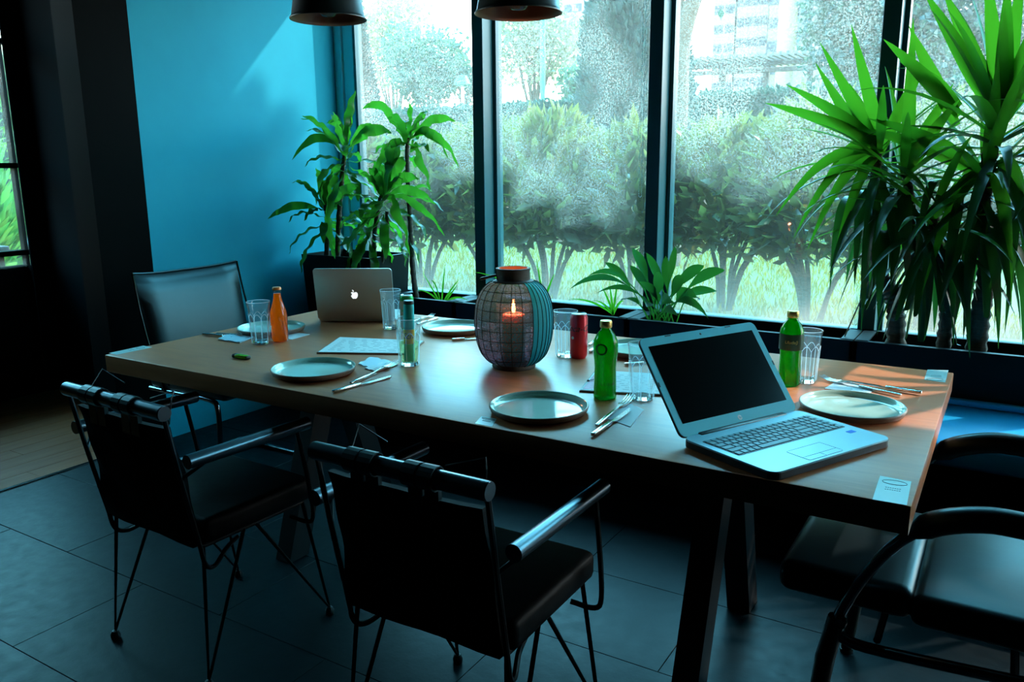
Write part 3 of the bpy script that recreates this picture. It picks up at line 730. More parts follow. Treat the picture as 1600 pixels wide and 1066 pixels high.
# old leaves hanging straight down in front of the trunks
for i, (x0_, y0_, x1_, y1_, w_) in enumerate([(1405, 285, 1418, 470, .032), (1378, 355, 1372, 505, .034), (1345, 290, 1335, 450, .026), (1322, 300, 1296, 455, .024), (1360, 320, 1345, 520, .026), (1432, 340, 1440, 500, .024), (1455, 330, 1448, 520, .028),
      (1478, 345, 1490, 540, .028), (1500, 300, 1470, 500, .026), (1522, 330, 1505, 530, .030), (1572, 310, 1555, 470, .032), (1590, 380, 1598, 540, .030), (1540, 360, 1560, 545, .026), (1490, 400, 1515, 560, .024), (1410, 300, 1388, 430, .022), (1560, 250, 1600, 400, .026), (1465, 280, 1430, 400, .022), (1586, 330, 1570, 520, .024)]):
    par = (yA, yC, yB)[0 if x0_ < 1440 else (1 if x0_ < 1500 else 2)]; yy = 1.84 + .05 * (i % 4)
    a_, b_ = aty(x0_, y0_, yy), aty(x1_, y1_, yy)
    pts, sd_ = bez_pts(a_ + Vector((0, .10, -.02)), b_, (0, -.10, .20), 14); sd_ = [Vector((.93, .3 * math.sin(i), .1)).normalized()] * 15
    leaf(par, pts, sd_, prof_sword(14, w_ * .8), 'yucca_old', .3)
# garden cane
tag(MB().tube([aty(1318, 530, 2.0), aty(1358, 440, 2.0)], .003, 6).build('garden_cane', 'board', None), 'thin cane leaning beside the dark window post', 'cane')

def wavy_head(parent, c, n, L, W, lo=-.5, hi=1.3, mt='dracaena', az0=0):
    c = Vector(c)
    for i in range(n):
        t = i / n; el = hi - (hi - lo) * t + random.uniform(-.15, .15); az = az0 + i * 2.399 + random.uniform(-.3, .3)
        d = rdir(az, el); base = c - Vector((0, 0, .10 * t)); l_ = L * random.uniform(.7, 1.1); tip = base + d * l_
        if tip.y > 2.18: d.y *= .1
        if tip.x < XW + .04: d.x *= .2
        if tip.y < 1.6: d.y *= .5
        pts, sd_ = blade_pts(base, d.normalized(), l_, .55 + .8 * t + random.uniform(0, .4), 20, .28)
        for p in pts: p.y = min(p.y, 2.16); p.z = max(p.z, .70); p.x = max(p.x, XW + .02)
        leaf(parent, pts, sd_, prof_oval(20, W * random.uniform(.9, 1.25), .08), mt, .35, .006)
def wavy_to(parent, head, tips, W):
    for (tx, ty, ya, arc, w_) in tips:
        t_ = aty(tx, ty, ya); pts, sd_ = bez_pts(head, t_, (0, 0, arc), 20)
        sd_ = [(s + Vector((0, .3 * math.sin(i * .7), .25 * math.cos(i * .9)))).normalized() for i, s in enumerate(sd_)]
        leaf(parent, pts, sd_, prof_oval(20, w_ * 1.12, .12), 'dracaena', .3, .006)
DY = 1.98
dA = thing('corn_plant', 'slender corn plant with one bare ringed cane and a crown of drooping leaves', 'plant', (-2.65, DY, .55), 0, 'corn plants in the left corner')
trunk(dA, [aty(652, 478, DY), aty(645, 420, DY), aty(640, 330, DY), aty(636, 250, DY), aty(637, 215, DY)], .017, .010)
hd = aty(637, 225, DY)
wavy_to(dA, hd, [(641, 158, 1.95, 0, .017), (606, 182, 1.9, .03, .028), (566, 170, 1.95, .18, .026), (712, 190, 1.95, .12, .022), (700, 248, 1.9, .20, .024), (717, 262, 1.95, .22, .024), (672, 300, 1.85, .12, .026), (600, 235, 1.85, .05, .02), (668, 172, 2.05, .04, .02), (585, 275, 1.85, .12, .03), (600, 305, 1.8, .15, .03)], .03)
wavy_head(dA, hd, 8, .24, .022, 0, 1.2)
dB = thing('corn_plant', 'leafy corn plant in the tall planter, leaves bending toward the teal wall', 'plant', (-3.2, 1.93, .78), 0, 'corn plants in the left corner')
trunk(dB, [(-3.22, 1.92, .79), aty(530, 330, 1.92), aty(535, 270, 1.93), aty(540, 230, 1.93)], .016, .012)
trunk(dB, [(-3.27, 1.88, .79), aty(512, 350, 1.9), aty(508, 320, 1.9)], .016, .012)
hB = aty(540, 240, 1.93)
wavy_to(dB, hB, [(472, 180, 1.7, .06, .022), (456, 250, 1.7, .20, .022), (510, 192, 1.9, .12, .022), (548, 172, 1.95, .02, .028), (590, 200, 1.9, .10, .026), (612, 208, 1.85, .12, .03), (520, 175, 2.0, .05, .02)], .03)
hB2 = aty(508, 330, 1.9)
wavy_to(dB, hB2, [(418, 342, 1.62, .10, .022), (455, 285, 1.7, .10, .022), (494, 262, 1.85, .05, .022), (527, 270, 1.9, .03, .024), (475, 345, 1.75, .06, .02), (523, 405, 1.78, .12, .034), (560, 290, 1.8, .06, .026)], .03)
wavy_head(dB, hB, 16, .34, .027, -.9, 1.2); wavy_head(dB, hB2, 16, .30, .026, -.8, 1.2)
dC = thing('corn_plant', 'bushy corn plant with several short canes behind the closed laptop', 'plant', (-3.0, 2.0, .78), 0, 'corn plants in the left corner')
trunk(dC, [(-2.99, 1.98, .79), aty(585, 370, 1.96), aty(592, 320, 1.96), aty(598, 300, 1.96)], .014, .011)
trunk(dC, [(-2.93, 1.96, .79), aty(603, 370, 1.96), aty(605, 330, 1.96)], .014, .011)
hC = aty(598, 310, 1.95)
wavy_to(dC, hC, [(632, 245, 1.85, .05, .036), (610, 225, 1.8, .03, .034), (655, 280, 1.85, .10, .026), (680, 320, 1.8, .12, .024), (695, 370, 1.85, .16, .02), (640, 400, 1.8, .22, .032), (560, 270, 1.8, .06, .026), (585, 250, 1.9, .02, .03)], .03)
wavy_head(dC, hC, 22, .34, .03, -1.0, 1.2); wavy_head(dC, aty(575, 350, 1.9), 14, .28, .026, -1.0, .8)

pl = thing('peace_lily', 'dark green peace lily spilling over the planter behind the red can', 'plant', (-1.25, 2.03, .60))
cP = aty(1035, 500, 2.03)
def lily_leaf(tx, ty, ya, arc, W):
    t_ = aty(tx, ty, ya); pts, sd_ = bez_pts(cP + Vector((random.uniform(-.06, .06), random.uniform(-.03, .03), -.03)), t_, (0, 0, arc), 14)
    leaf(pl, pts, sd_, prof_oval(14, W, .45), 'lily', .25)
for a in [(890, 452, 1.8, .26, .020), (918, 432, 1.9, .22, .018), (930, 460, 1.7, .18, .022), (988, 388, 1.95, .10, .026), (1010, 395, 2.0, .05, .024), (1055, 385, 2.0, .08, .018), (1133, 422, 1.95, .14, .026), (1100, 415, 1.9, .12, .026), (1092, 470, 1.85, .16, .03), (1108, 500, 1.75, .20, .026),
          (1065, 430, 1.8, .08, .026), (1030, 425, 1.75, .06, .028), (1000, 440, 1.8, .08, .028), (970, 470, 1.8, .1, .024), (1050, 470, 1.72, .10, .030), (1010, 480, 1.7, .12, .03), (1075, 450, 2.0, .08, .026), (945, 410, 2.05, .10, .022), (1120, 455, 2.0, .12, .022), (1040, 400, 2.05, .06, .024), (985, 415, 1.9, .08, .026), (1020, 455, 1.9, .06, .028), (1060, 495, 1.75, .1, .024)]:
    lily_leaf(*a)
def sprig(name, label, c, tips, W=.006, mt='yucca'):
    p = thing(name, label, 'plant', c)
    for (tx, ty, ya, arc) in tips:
        t_ = aty(tx, ty, ya); pts, sd_ = bez_pts(c, t_, (0, 0, arc), 10); leaf(p, pts, sd_, prof_sword(10, W), mt, .3)
sprig('spiky_seedling', 'sparse spiky leaves in the planter between corn plant and lantern', aty(690, 478, 2.05), [(695, 415, 2.05, 0), (717, 437, 2.0, .02), (660, 425, 2.0, 0), (650, 455, 1.95, .06), (732, 470, 1.95, .06), (672, 440, 2.1, .1), (715, 445, 2.0, .0)])
sprig('spiky_seedling', 'thin blades standing behind the lantern collar', aty(850, 470, 2.06), [(866, 428, 2.05, .01), (830, 445, 2.05, .02), (742, 425, 2.0, .04), (838, 405, 2.1, 0)])
sprig('spiky_seedling', 'short grassy shoots left of the peace lily', aty(958, 492, 2.05), [(888, 468, 1.9, .05), (940, 448, 2.0, .02), (952, 440, 2.0, 0), (965, 440, 2.05, 0), (925, 470, 1.95, .04), (975, 470, 2.0, .04)])
# blind chain
bc = thing('blind_chain', 'white beaded blind chain hanging beside the middle window post', 'blind chain', (-1.455, 2.185, 0))
zb = aty(1010, 308, 2.185).z
ch = MB()
for x in (-.007, .007):
    for i in range(int((2.7 - zb) / .009)):
        ch.lathe([(0, -.0028), (.0026, 0), (0, .0028)], 5, (x, 0, zb + .006 + i * .009))
tag(ch.build('chain_beads', 'white_print', bc, False), kind='stuff')
MB().tube([(-.007, 0, zb + .004), (0, 0, zb - .002), (.007, 0, zb + .004)], .0016, 6).build('chain_loop', 'white_print', bc)

# ================================================================= PENDANT LAMPS
def pendant(label, x, z):
    p = thing('pendant_lamp', label, 'lamp', (x, .55, 0), 0, 'pendant lamps over the table')
    prof = [(.1245, 0), (.1255, .003), (.122, .007), (.119, .012), (.108, .075), (.094, .125), (.07, .165), (.03, .19), (.0, .192)]
    MB().lathe([(r, z + h) for r, h in prof], 48).build('lamp_shade', 'lamp_green', p, ang=60)
    inn = [(.1245, .0), (.1195, .003), (.116, .012), (.105, .074), (.091, .122), (.068, .16), (.028, .185), (0, .187)]
    m_ = MB().lathe([(r, z + h) for r, h in inn], 48).build('shade_lining', 'copper', p, ang=60); m_['label'] = 'copper coloured lining'
    MB().lathe([(0, z + .008), (.02, z + .012), (.034, z + .028), (.038, z + .048), (.032, z + .07), (.018, z + .092), (.014, z + .11)], 24).build('bulb', 'bulb', p)
    MB().lathe([(.018, z + .105), (.018, z + .15), (0, z + .15)], 16).build('socket', 'steel_black', p)
    MB().tube([(0, 0, z + .19), (0, 0, 2.94)], .0035, 8).build('cord', 'steel_black', p)
    MB().lathe([(0, 2.92), (.05, 2.922), (.05, 2.949), (0, 2.949)], 24).build('ceiling_rose', 'steel_black', p)
pendant('dark green metal pendant lamp in front of the teal wall, its bulb showing', -1.887, 1.838)
pendant('dark green metal pendant lamp in front of the first thick window post', -1.157, 1.785)

# ================================================================= THINGS ON THE TABLE
def onT(px, py): return at(px, py, T)
# --- lantern
L0 = Vector((-1.178, .545, T))
ln = thing('candle_lantern', 'teal cloth and wire lantern with a lit candle at the table centre', 'lantern', L0, math.radians(20))
prof = [(.062, .012), (.080, .022), (.100, .045), (.114, .085), (.1195, .130), (.1195, .165), (.114, .205), (.099, .240), (.078, .262), (.058, .270)]
PS = smoothpath([(r, 0, z) for r, z in prof], 3)
NR = 22
SL = [p for p in PS]
def lobed(r, q): return r * (1 - .018 * abs(math.sin(q * NR / 2)))
V = []; Fq = []; n_ = NR * 4
for p in PS:
    for j in range(n_):
        q = 2 * PI * j / n_; rr = lobed(p.x, q + PI / NR * 0); V.append((rr * math.cos(q), rr * math.sin(q), p.z))
for i in range(len(PS) - 1):
    for j in range(n_): k = (j + 1) % n_; Fq.append((i * n_ + j, i * n_ + k, (i + 1) * n_ + k, (i + 1) * n_ + j))
MB().add(V, Fq).build('fabric_shade', 'lantern_fabric', ln)
for j in range(NR):
    q = 2 * PI * j / NR
    MB().tube([((p.x + .0008) * math.cos(q), (p.x + .0008) * math.sin(q), p.z) for p in PS], .0011, 5).build('wire_rib', 'wire', ln)
for zz in (.035, .07, .10, .13, .16, .19, .22, .245):
    rr = np.interp(zz, [p.z for p in PS], [p.x for p in PS])
    MB().tube([((rr - .0005) * math.cos(2 * PI * j / 40), (rr - .0005) * math.sin(2 * PI * j / 40), zz) for j in range(40)], .0011, 5, True).build('wire_hoop', 'wire', ln)
sl = MB().lathe([(p.x + .0022, p.z) for p in PS], 40, arc=(math.radians(-50), math.radians(52))).build('fabric_sleeve', 'sleeve', ln); sl['label'] = 'solid teal cloth panel on the right side'
for j in range(13):
    q = math.radians(-50 + 102 * j / 12)
    MB().tube([((p.x + .0030) * math.cos(q), (p.x + .0030) * math.sin(q), p.z) for p in PS], .0010, 5).build('sleeve_rib', 'wire', ln)
MB().lathe([(.0, 0), (.066, 0), (.068, .004), (.066, .014), (0, .014)], 40).build('base_ring', 'ring_wood', ln)
MB().lathe([(.046, .266), (.062, .266), (.063, .271), (.052, .274), (.051, .300), (.053, .303), (.053, .309), (.049, .310), (.047, .306), (.046, .266)], 40).build('collar', 'ring_wood', ln)
MB().lathe([(.0475, .309), (.0445, .309), (.0445, .268), (.046, .268)], 40).build('collar_lining', 'copper', ln)
hm = Matrix.Translation((-.050, -.02, .288)) @ Matrix.Rotation(math.radians(180), 4, 'Z')
MB(hm @ Matrix.Rotation(math.radians(14), 4, 'Y')).rbox((-.002, -.009, -.004), (.05, .009, .004), .003, 2).build('handle', 'ring_wood', ln)
MB().lathe([(0, .016), (.034, .016), (.035, .02), (.035, .165), (.031, .168), (.010, .164), (0, .163)], 32).build('candle', 'wax', ln)
MB().lathe([(.052, .015), (.054, .015), (.054, .205), (.052, .205), (.052, .018)], 32).build('glass_cylinder', 'bulb', ln)
MB().lathe([(0, .168), (.0045, .173), (.0065, .181), (.0045, .193), (.002, .204), (0, .212)], 16).build('flame', 'flame', ln)
pl_ = bpy.data.lights.new('candle_light', 'POINT'); pl_.energy = 1.0; pl_.color = (1, .42, .16); pl_.shadow_soft_size = .008
po = bpy.data.objects.new('candle_light', pl_); COL.objects.link(po); po.parent = ln; po.location = (0, 0, .218)

# --- plates
def plate(label, c, r=.126):
    p = thing('plate', label, 'plate', (c.x, c.y, T), random.uniform(0, 6), 'round stoneware plates')
    k = r / .126
    MB().lathe([(0, .0065), (.102 * k, .0062), (.112 * k, .0075), (.119 * k, .014), (.1225 * k, .0215), (.1242 * k, .0215)], 64).build('plate_face', 'plate', p, ang=70)
    m_ = MB().lathe([(.1242 * k, .0215), (.126 * k, .0205), (.1262 * k, .017), (.122 * k, .007), (.108 * k, .001), (.09 * k, 0), (0, 0)], 64).build('plate_underside', 'plate_rim', p, ang=70); m_['label'] = 'brown unglazed underside and rim'
plate('round pale green plate nearest the left front, beside the menu board', at(490, 576, T + .015))
plate('round pale green plate at the front middle, before the lantern', at(842, 635, T + .015))
plate('round pale green plate right of the open laptop', at(1331, 634, T + .015))
plate('pale green plate behind the orange bottle at the left end', at(424, 512, T + .015))
plate('pale green plate left of the lantern at the far side', at(711, 511, T + .015))
plate('pale green plate half hidden behind the green bottle and laptop', at(1000, 544, T + .015))

# --- tumblers
def tumbler(label, c, r=.041, h=.152, drink=None):
    g = thing('tumbler', label, 'glass', (c.x, c.y, T), random.uniform(0, 1), 'faceted water glasses')
    N = 40; V = []; Fq = []
    # outside: smooth rim, faceted lower body; inside: smooth
    zs = [(0, .70, 1), (.004, .74, 1), (.02, .745, 1), (.05, .78, 1), (.085, .835, 1), (.100, .865, .8), (.108, .885, .3), (.115, .90, 0), (.135, .95, 0), (h - .002, .995, 0), (h, .985, 0), (h - .001, .965, 0), (.135, .92, 0), (.10, .83, 0), (.05, .72, 0), (.02, .64, 0), (.014, .5, 0), (.013, .0, 0)]
    zs = [(.0005, .0, 0)] + zs
    for z, f, fac in zs:
        for j in range(N):
            q = 2 * PI * j / N; k = math.cos(((q + PI / 9) % (2 * PI / 9)) - PI / 9)
            rr = r * f * (1 - fac + fac * (math.cos(PI / 9) / k) * 1.03); V.append((rr * math.cos(q), rr * math.sin(q), z))
    for i in range(len(zs) - 1):
        for j in range(N): k = (j + 1) % N; Fq.append((i * N + j, i * N + k, (i + 1) * N + k, (i + 1) * N + j))
    MB().add(V, Fq).build('glass_body', 'tumbler_flute', g, ang=20)
    fl_ = MB()
    for q9 in range(9):
        a0 = 2 * PI * q9 / 9 + PI / 9
        fl_.tube([(r * f * 1.045 * math.cos(a0), r * f * 1.045 * math.sin(a0), z) for z, f in ((.006, .74), (.05, .78), (.085, .835), (.098, .865))], [.0012, .0010, .0010, .0006], 5)
        arc = []
        for k in range(9):
            t9 = k / 8; aa = a0 + (2 * PI / 9) * t9; z9 = .096 + .014 * math.sin(PI * t9); arc.append((r * (.885 + .012 * math.sin(PI * t9)) * math.cos(aa), r * (.885 + .012 * math.sin(PI * t9)) * math.sin(aa), z9))
        fl_.tube(arc, .0008, 5)
    fl_.build('flutes', 'rim_glass', g)
    MB().tube([(r * .985 * math.cos(2 * PI * j / 40), r * .985 * math.sin(2 * PI * j / 40), h) for j in range(40)], .0009, 6, True).build('rim', 'rim_glass', g)
    MB().lathe([(0, .0010), (r * .66, .0012), (r * .68, .006), (r * .62, .012), (0, .0125)], 9).build('glass_base', 'glass', g, False)
    if drink:
        MB().lathe([(0, .0145), (r * .60, .016), (r * .70, .045), (r * .755, .075), (0, .075)], 28).build('lemonade', 'lemonade', g)
    return g
tumbler('tall faceted glass left of the orange bottle', at(408, 537, T))
tumbler('empty faceted glass in front of the closed laptop, beside the green can', at(612, 514, T))
gl2 = tumbler('faceted glass holding a turquoise bottle, right of the menu board', at(640, 571, T), .041, .152, True)
tumbler('faceted glass behind the red can', at(883, 557, T))
tumbler('faceted glass against the left edge of the open laptop', at(1003, 624, T))
tumbler('faceted glass to the right of the second green bottle', at(1257, 597, T))

# --- slim bottle standing in the glass
cb = gl2.location
sb = thing('slim_bottle', 'slim turquoise and yellow bottle leaning inside the glass', 'bottle', (cb.x, cb.y, T + .0165)); sb.rotation_euler = (0, math.radians(1.2), .3)
MB().lathe([(0, 0), (.0155, 0), (.0165, .003), (.0165, .17), (.0155, .178), (.0145, .18)], 24).build('bottle_body', 'turquoise', sb)
MB().lathe([(.0168, .055), (.0169, .056), (.0169, .100), (.0168, .101)], 24).build('yellow_band', 'yellow', sb)['label'] = 'yellow band'
MB().lathe([(.0152, .18), (.0162, .181), (.0162, .188), (.0145, .191), (0, .192)], 24).build('cap', 'frame', sb)
link('lettering', wrap(text_mesh('Sch', .026, 'frame', .0003, .3), .0171, math.radians(-68) - .3, .080), sb)

# --- cans
def can_profile(mb, r, h):
    return mb.lathe([(0, .004), (r * .72, .003), (r * .80, .0), (r * .84, .002), (r, .012), (r, h - .012), (r * .84, h - .003)], 36)
rcn = thing('soda_can', 'red soda can with black script lettering', 'can', onT(904, 559))
can_profile(MB(), .0285, .147).build('can_body', 'red_can', rcn)
MB().lathe([(.0239, .144), (.0245, .146), (.0235, .1475), (.0222, .1445), (0, .1445)], 36).build('can_lid', 'alu', rcn)
face = math.atan2(CAM.y - rcn.location.y, CAM.x - rcn.location.x)
link('lettering', wrap(text_mesh('Coca-Cola', .029, 'black_print', .0003, .45), .0287, face + .12, .100), rcn)
MB().lathe([(0, .0004), (.005, .0004), (.005, 0)], 16, (.0284 * math.cos(face - .75), .0284 * math.sin(face - .75), .070), Matrix.Rotation(face - .75, 3, 'Z') @ Matrix.Rotation(PI / 2, 3, 'Y')).build('round_mark', 'white_print', rcn)
gcn = thing('soda_can', 'green and beige soda can beside the closed laptop', 'can', onT(637, 515))
can_profile(MB(), .0265, .135).build('can_body', 'can_green', gcn)
fg = math.atan2(CAM.y - gcn.location.y, CAM.x - gcn.location.x)
MB().lathe([(.0268, .010), (.0270, .011), (.0270, .112), (.0268, .114)], 12, arc=(fg - 1.5, fg - .02)).build('label_panel', 'can_beige', gcn)
MB().lathe([(.0222, .132), (.0229, .134), (.0219, .1355), (.0206, .1325), (0, .1325)], 36).build('can_lid', 'alu', gcn)
link('lettering', wrap(text_mesh('MIX', .024, 'can_green', .0002), .0272, fg - .65, .065, True), gcn)

# --- orange juice bottle
ob_ = thing('juice_bottle', 'small glass bottle of orange juice', 'bottle', onT(438, 533))
body = [(0, .001), (.026, .001), (.0295, .006), (.0305, .02), (.0302, .060), (.0310, .090), (.0295, .108), (.0225, .130), (.0165, .150), (.0135, .168), (.0135, .172)]
MB().lathe([(max(0, r - .001), z + .002) for r, z in body], 32).lathe([(0, .174), (.0125, .174)], 32).build('juice', 'orange', ob_)
MB().lathe([(r, z) for r, z in body] + [(.0138, .182), (.0145, .184), (.0145, .188), (.013, .19)], 32).build('bottle_glass', 'bulb', ob_)
MB().lathe([(.0145, .187), (.0162, .188), (.0160, .193), (.0135, .197), (0, .198)], 24).build('crown_cap', 'orange_cap', ob_)
# --- green bottles
def green_bottle(label, c, lab):
    g = thing('water_bottle', label, 'bottle', (c.x, c.y, T), 0, 'green glass water bottles')
    fa = math.atan2(CAM.y - c.y, CAM.x - c.x)
    pr = [(0, .002), (.026, .0), (.0305, .004), (.031, .012), (.029, .020), (.0302, .026), (.0295, .055), (.0285, .085), (.030, .105), (.033, .128), (.0332, .145), (.031, .160), (.024, .176), (.0155, .186), (.0135, .192), (.0135, .2)]
    MB().lathe([(r, z) for r, z in pr] + [(.012, .2), (.012, .191), (.022, .173), (.030, .150), (.0300, .130), (.0268, .090), (.0272, .030), (.0265, .012), (0, .010)], 36).build('bottle_glass', 'green_glass', g, ang=60)
    MB().lathe([(.0155, .194), (.0160, .195), (.0160, .208), (.0148, .212), (0, .2125)], 30).build('cap', 'gold', g)
    if lab:
        MB().lathe([(.0337, .105), (.0340, .106), (.0340, .148), (.0337, .15)], 30, arc=(fa - 1.3, fa + 1.3)).build('label', 'dark_label', g)
        link('lettering', wrap(text_mesh('Uludağ', .012, 'gold', .0002, .2), .0344, fa, .128), g)
    else:
        me = text_mesh('O', .045, 'dark_label', .0002); link('emblem', wrap(me, .0338, fa - .35, .138), g)
        link('lettering', wrap(text_mesh('ULUDAĞ', .0105, 'dark_label', .0002), .0312, fa + .35, .045), g)
green_bottle('green glass bottle with a gold cap between plate and open laptop', at(945, 622, T), False)
green_bottle('green glass bottle with a dark label, partly behind the open laptop screen', at(1232, 601, T), True)

# --- cutlery
def frame2(a, b, z):
    d = Vector((b.x - a.x, b.y - a.y, 0)); L = d.length; return Matrix.Translation((a.x, a.y, z)) @ Matrix.Rotation(math.atan2(d.y, d.x), 4, 'Z'), L
def knife(label, a, b, z=T, grp='table knives', tilt=0):
    Mx, L = frame2(a, b, z); k = thing('table_knife', label, 'knife', Mx.translation, 0, grp); k.rotation_euler = Mx.to_euler()
    MB().rbox((0, -.0055, .001), (L * .45, .0055, .0095), .0022, 2).build('handle', 'cutlery', k)
    w_ = .0095; P = [(L * .45, -.003), (L * .50, -.004), (L * .54, -.009), (L * .80, -.0095), (L * .92, -.007), (L, .004), (L * .9, .0055), (L * .5, .0045), (L * .45, .003)]
    MB().prism(P, .003, .0046).build('blade', 'cutlery', k, False)
def fork(label, a, b, z=T, grp='table forks'):
    Mx, L = frame2(a, b, z); k = thing('table_fork', label, 'fork', Mx.translation, 0, grp); k.rotation_euler = Mx.to_euler()
    MB().rbox((0, -.0045, .001), (L * .5, .0045, .0075), .002, 2).build('handle', 'cutlery', k)
    s_ = MB(); cs = [(L * .5, .003, .005), (L * .62, .003, .006), (L * .68, .006, .006), (L * .72, .0115, .005), (L * .76, .013, .0035)]
    V = []; Fq = []
    for x, w_, z_ in cs: V += [(x, -w_, z_), (x, w_, z_), (x, w_, z_ + .002), (x, -w_, z_ + .002)]
    for i in range(len(cs) - 1):
        a_ = 4 * i
        for q in range(4): r_ = (q + 1) % 4; Fq.append((a_ + q, a_ + r_, a_ + 4 + r_, a_ + 4 + q))
    Fq += [(3, 2, 1, 0), (len(V) - 4, len(V) - 3, len(V) - 2, len(V) - 1)]
    s_.add(V, Fq).build('neck', 'cutlery', k)
    for y in (-.0108, -.0036, .0036, .0108):
        pts = [(L * (.755 + .245 * t), y * (1 - .08 * t), .0045 - .003 * math.sin(PI * t) + .007 * t * t) for t in (0, .25, .5, .75, 1)]
        MB().tube(pts, [.0018, .0016, .0015, .0013, .0007], 6).build('tine', 'cutlery', k)
def napkin(label, pts, z=T, h=.0015, mt='napkin', cat='napkin', grp='paper napkins and packets', name='paper_napkin', crumple=0):
    c = sum(pts, Vector()) / len(pts); n = thing(name, label, cat, (c.x, c.y, z), 0, grp)
    n_ = 6; V = []; Fq = []
    A, B, C, D = [p - c for p in pts]
    for lay in (0, 1):
        for i in range(n_ + 1):
            for j in range(n_ + 1):
                u, v = i / n_, j / n_; p = A * (1 - u) * (1 - v) + B * u * (1 - v) + C * u * v + D * (1 - u) * v
                V.append((p.x, p.y, (h + crumple * (.5 + .5 * math.sin(i * 2.3 + j * 1.7)) if lay else 0) + .0002))
    K = (n_ + 1) ** 2
    for i in range(n_):
        for j in range(n_):
            a = i * (n_ + 1) + j; Fq += [(a, a + n_ + 1, a + n_ + 2, a + 1), (K + a, K + a + 1, K + a + n_ + 2, K + a + n_ + 1)]
    for i in range(n_):
        a = i * (n_ + 1); Fq += [(a, K + a, K + a + n_ + 1, a + n_ + 1)]; a += n_; Fq += [(a, a + n_ + 1, K + a + n_ + 1, K + a)]
        a = i; Fq += [(a, a + 1, K + a + 1, K + a)]; a = n_ * (n_ + 1) + i; Fq += [(a + 1, a, K + a, K + a + 1)]
    MB().add(V, Fq).build('folded_sheet', mt, n)
    return n
E_ = onT
napkin('napkin under the fork and knife by the front middle plate', [E_(942, 652), E_(985, 668), E_(1006, 641), E_(985, 632)])
fork('fork between the front middle plate and green bottle', E_(932, 669), E_(986, 624), T + .002)
knife('knife with the long flat blade right of the front middle plate', E_(926, 684), E_(986, 641), T + .0015)
napkin('silver wipe packet behind the fork at the left front', [E_(560, 570), E_(585, 578), E_(612, 566), E_(580, 559)], mt='blue_packet', cat='packet', name='wipe_packet', crumple=.004)
napkin('second wipe packet nearer the menu board, under the fork tines', [E_(570, 577), E_(590, 582), E_(622, 571), E_(602, 566)], T + .0005, mt='napkin', cat='packet', name='wipe_packet', crumple=.003)
fork('fork right of the left front plate', E_(548, 602), E_(621, 569), T + .002)
knife('knife in front of the fork at the left front', E_(520, 615), E_(614, 589))
napkin('folded napkin under the cutlery at the right end', [E_(1288, 608), E_(1358, 617), E_(1368, 607), E_(1306, 597)])
fork('fork at the right end, tines toward the laptop', E_(1408, 621), E_(1282, 593), T + .002)
knife('knife with a dark handle at the right end behind the plate', E_(1440, 618), E_(1318, 598), T + .0025)
napkin('white wrapped packet on the knife at the left end', [E_(341, 532), E_(375, 537), E_(396, 528), E_(352, 525)], T + .001, .003, crumple=.003, name='wipe_packet', cat='packet', mt='blue_packet')
knife('dark handled knife at the left end of the table', E_(317, 524), E_(388, 531), T + .0002)
fork('fork lying behind the knife at the left end', E_(338, 523), E_(400, 527), T + .0002)
napkin('paper strip behind the orange bottle', [E_(420, 526), E_(456, 531), E_(484, 523), E_(460, 520)])
fork('fork behind the menu board, before the far planter', E_(640, 506), E_(677, 494), T + .0002)
knife('knife behind the turquoise bottle at the far side', E_(652, 509), E_(685, 497), T + .0002)
knife('knife just left of the lantern base', E_(706, 533), E_(750, 530), T + .0002)
fork('fork right of the red can at the far side', E_(921, 541), E_(943, 523), T + .0002)
knife('knife beside the far fork right of the red can', E_(922, 552), E_(960, 527), T + .0002)
knife('knife end showing beyond the glass next to the laptop', E_(976, 572), E_(1040, 566), T + .0002)
# --- menus
def menu(label, A, B, C, D, clip=False):
    c = (A + B + C + D) / 4; m_ = thing('menu_board', label, 'menu', (c.x, c.y, T), 0, 'menu boards')
    P = [p - c for p in (A, B, C, D)]
    MB().prism([(p.x, p.y) for p in P], .0003, .005).build('board', 'board', m_, False)
    Q = [(P[i] * .975) for i in range(4)]
    pg = MB().prism([(p.x, p.y) for p in Q], .0052, .0062).build('sheet', 'paper', m_, False)
    u = Q[1] - Q[0]; v = Q[3] - Q[0]
    for k in range(9):
        vv = .12 + .085 * k; l_ = MB(); x = .08
        while x < .9:
            w_ = random.uniform(.03, .09); a = Q[0] + u * x + v * vv; b = Q[0] + u * min(x + w_, .93) + v * vv
            l_.tube([(a.x, a.y, .0064), (b.x, b.y, .0064)], .00045, 4); x += w_ + random.uniform(.02, .1)
        l_.build('print_line', 'grey_print', pg, False)
    if clip:
        s = P[0] + (P[3] - P[0]) * .42 
        MB().tube(smoothpath([s + Vector((.006, .0, .008)), s + Vector((.03, .03, .011)), s + Vector((.055, .04, .010)), s + Vector((.058, .02, .009)), s + Vector((.03, .0, .009))], 5), .0014, 6).build('clip', 'chrome', m_)
        MB().lathe([(0, 0), (.004, .001), (.004, .004), (0, .006)], 10, s + Vector((.006, 0, .006))).build('clip_end', 'black_print', m_)
        a, b, c2, d2 = [Q[0] * (1 - i) * (1 - j) + Q[1] * i * (1 - j) + Q[2] * i * j + Q[3] * (1 - i) * j for i, j in ((.02, .05), (.14, .05), (.14, .9), (.02, .9))]
        MB().prism([(p.x, p.y) for p in (a, b, c2, d2)], .0062, .0065).build('pink_stripe', 'pink', m_, False)
menu('large menu board with a printed sheet behind the left front plate', E_(495, 553), E_(640, 555), E_(663, 535), E_(530, 529))
menu('clipped menu board behind the green bottle, pink edge showing', E_(905, 613), E_(1040, 620), E_(1050, 588), E_(930, 581), True)

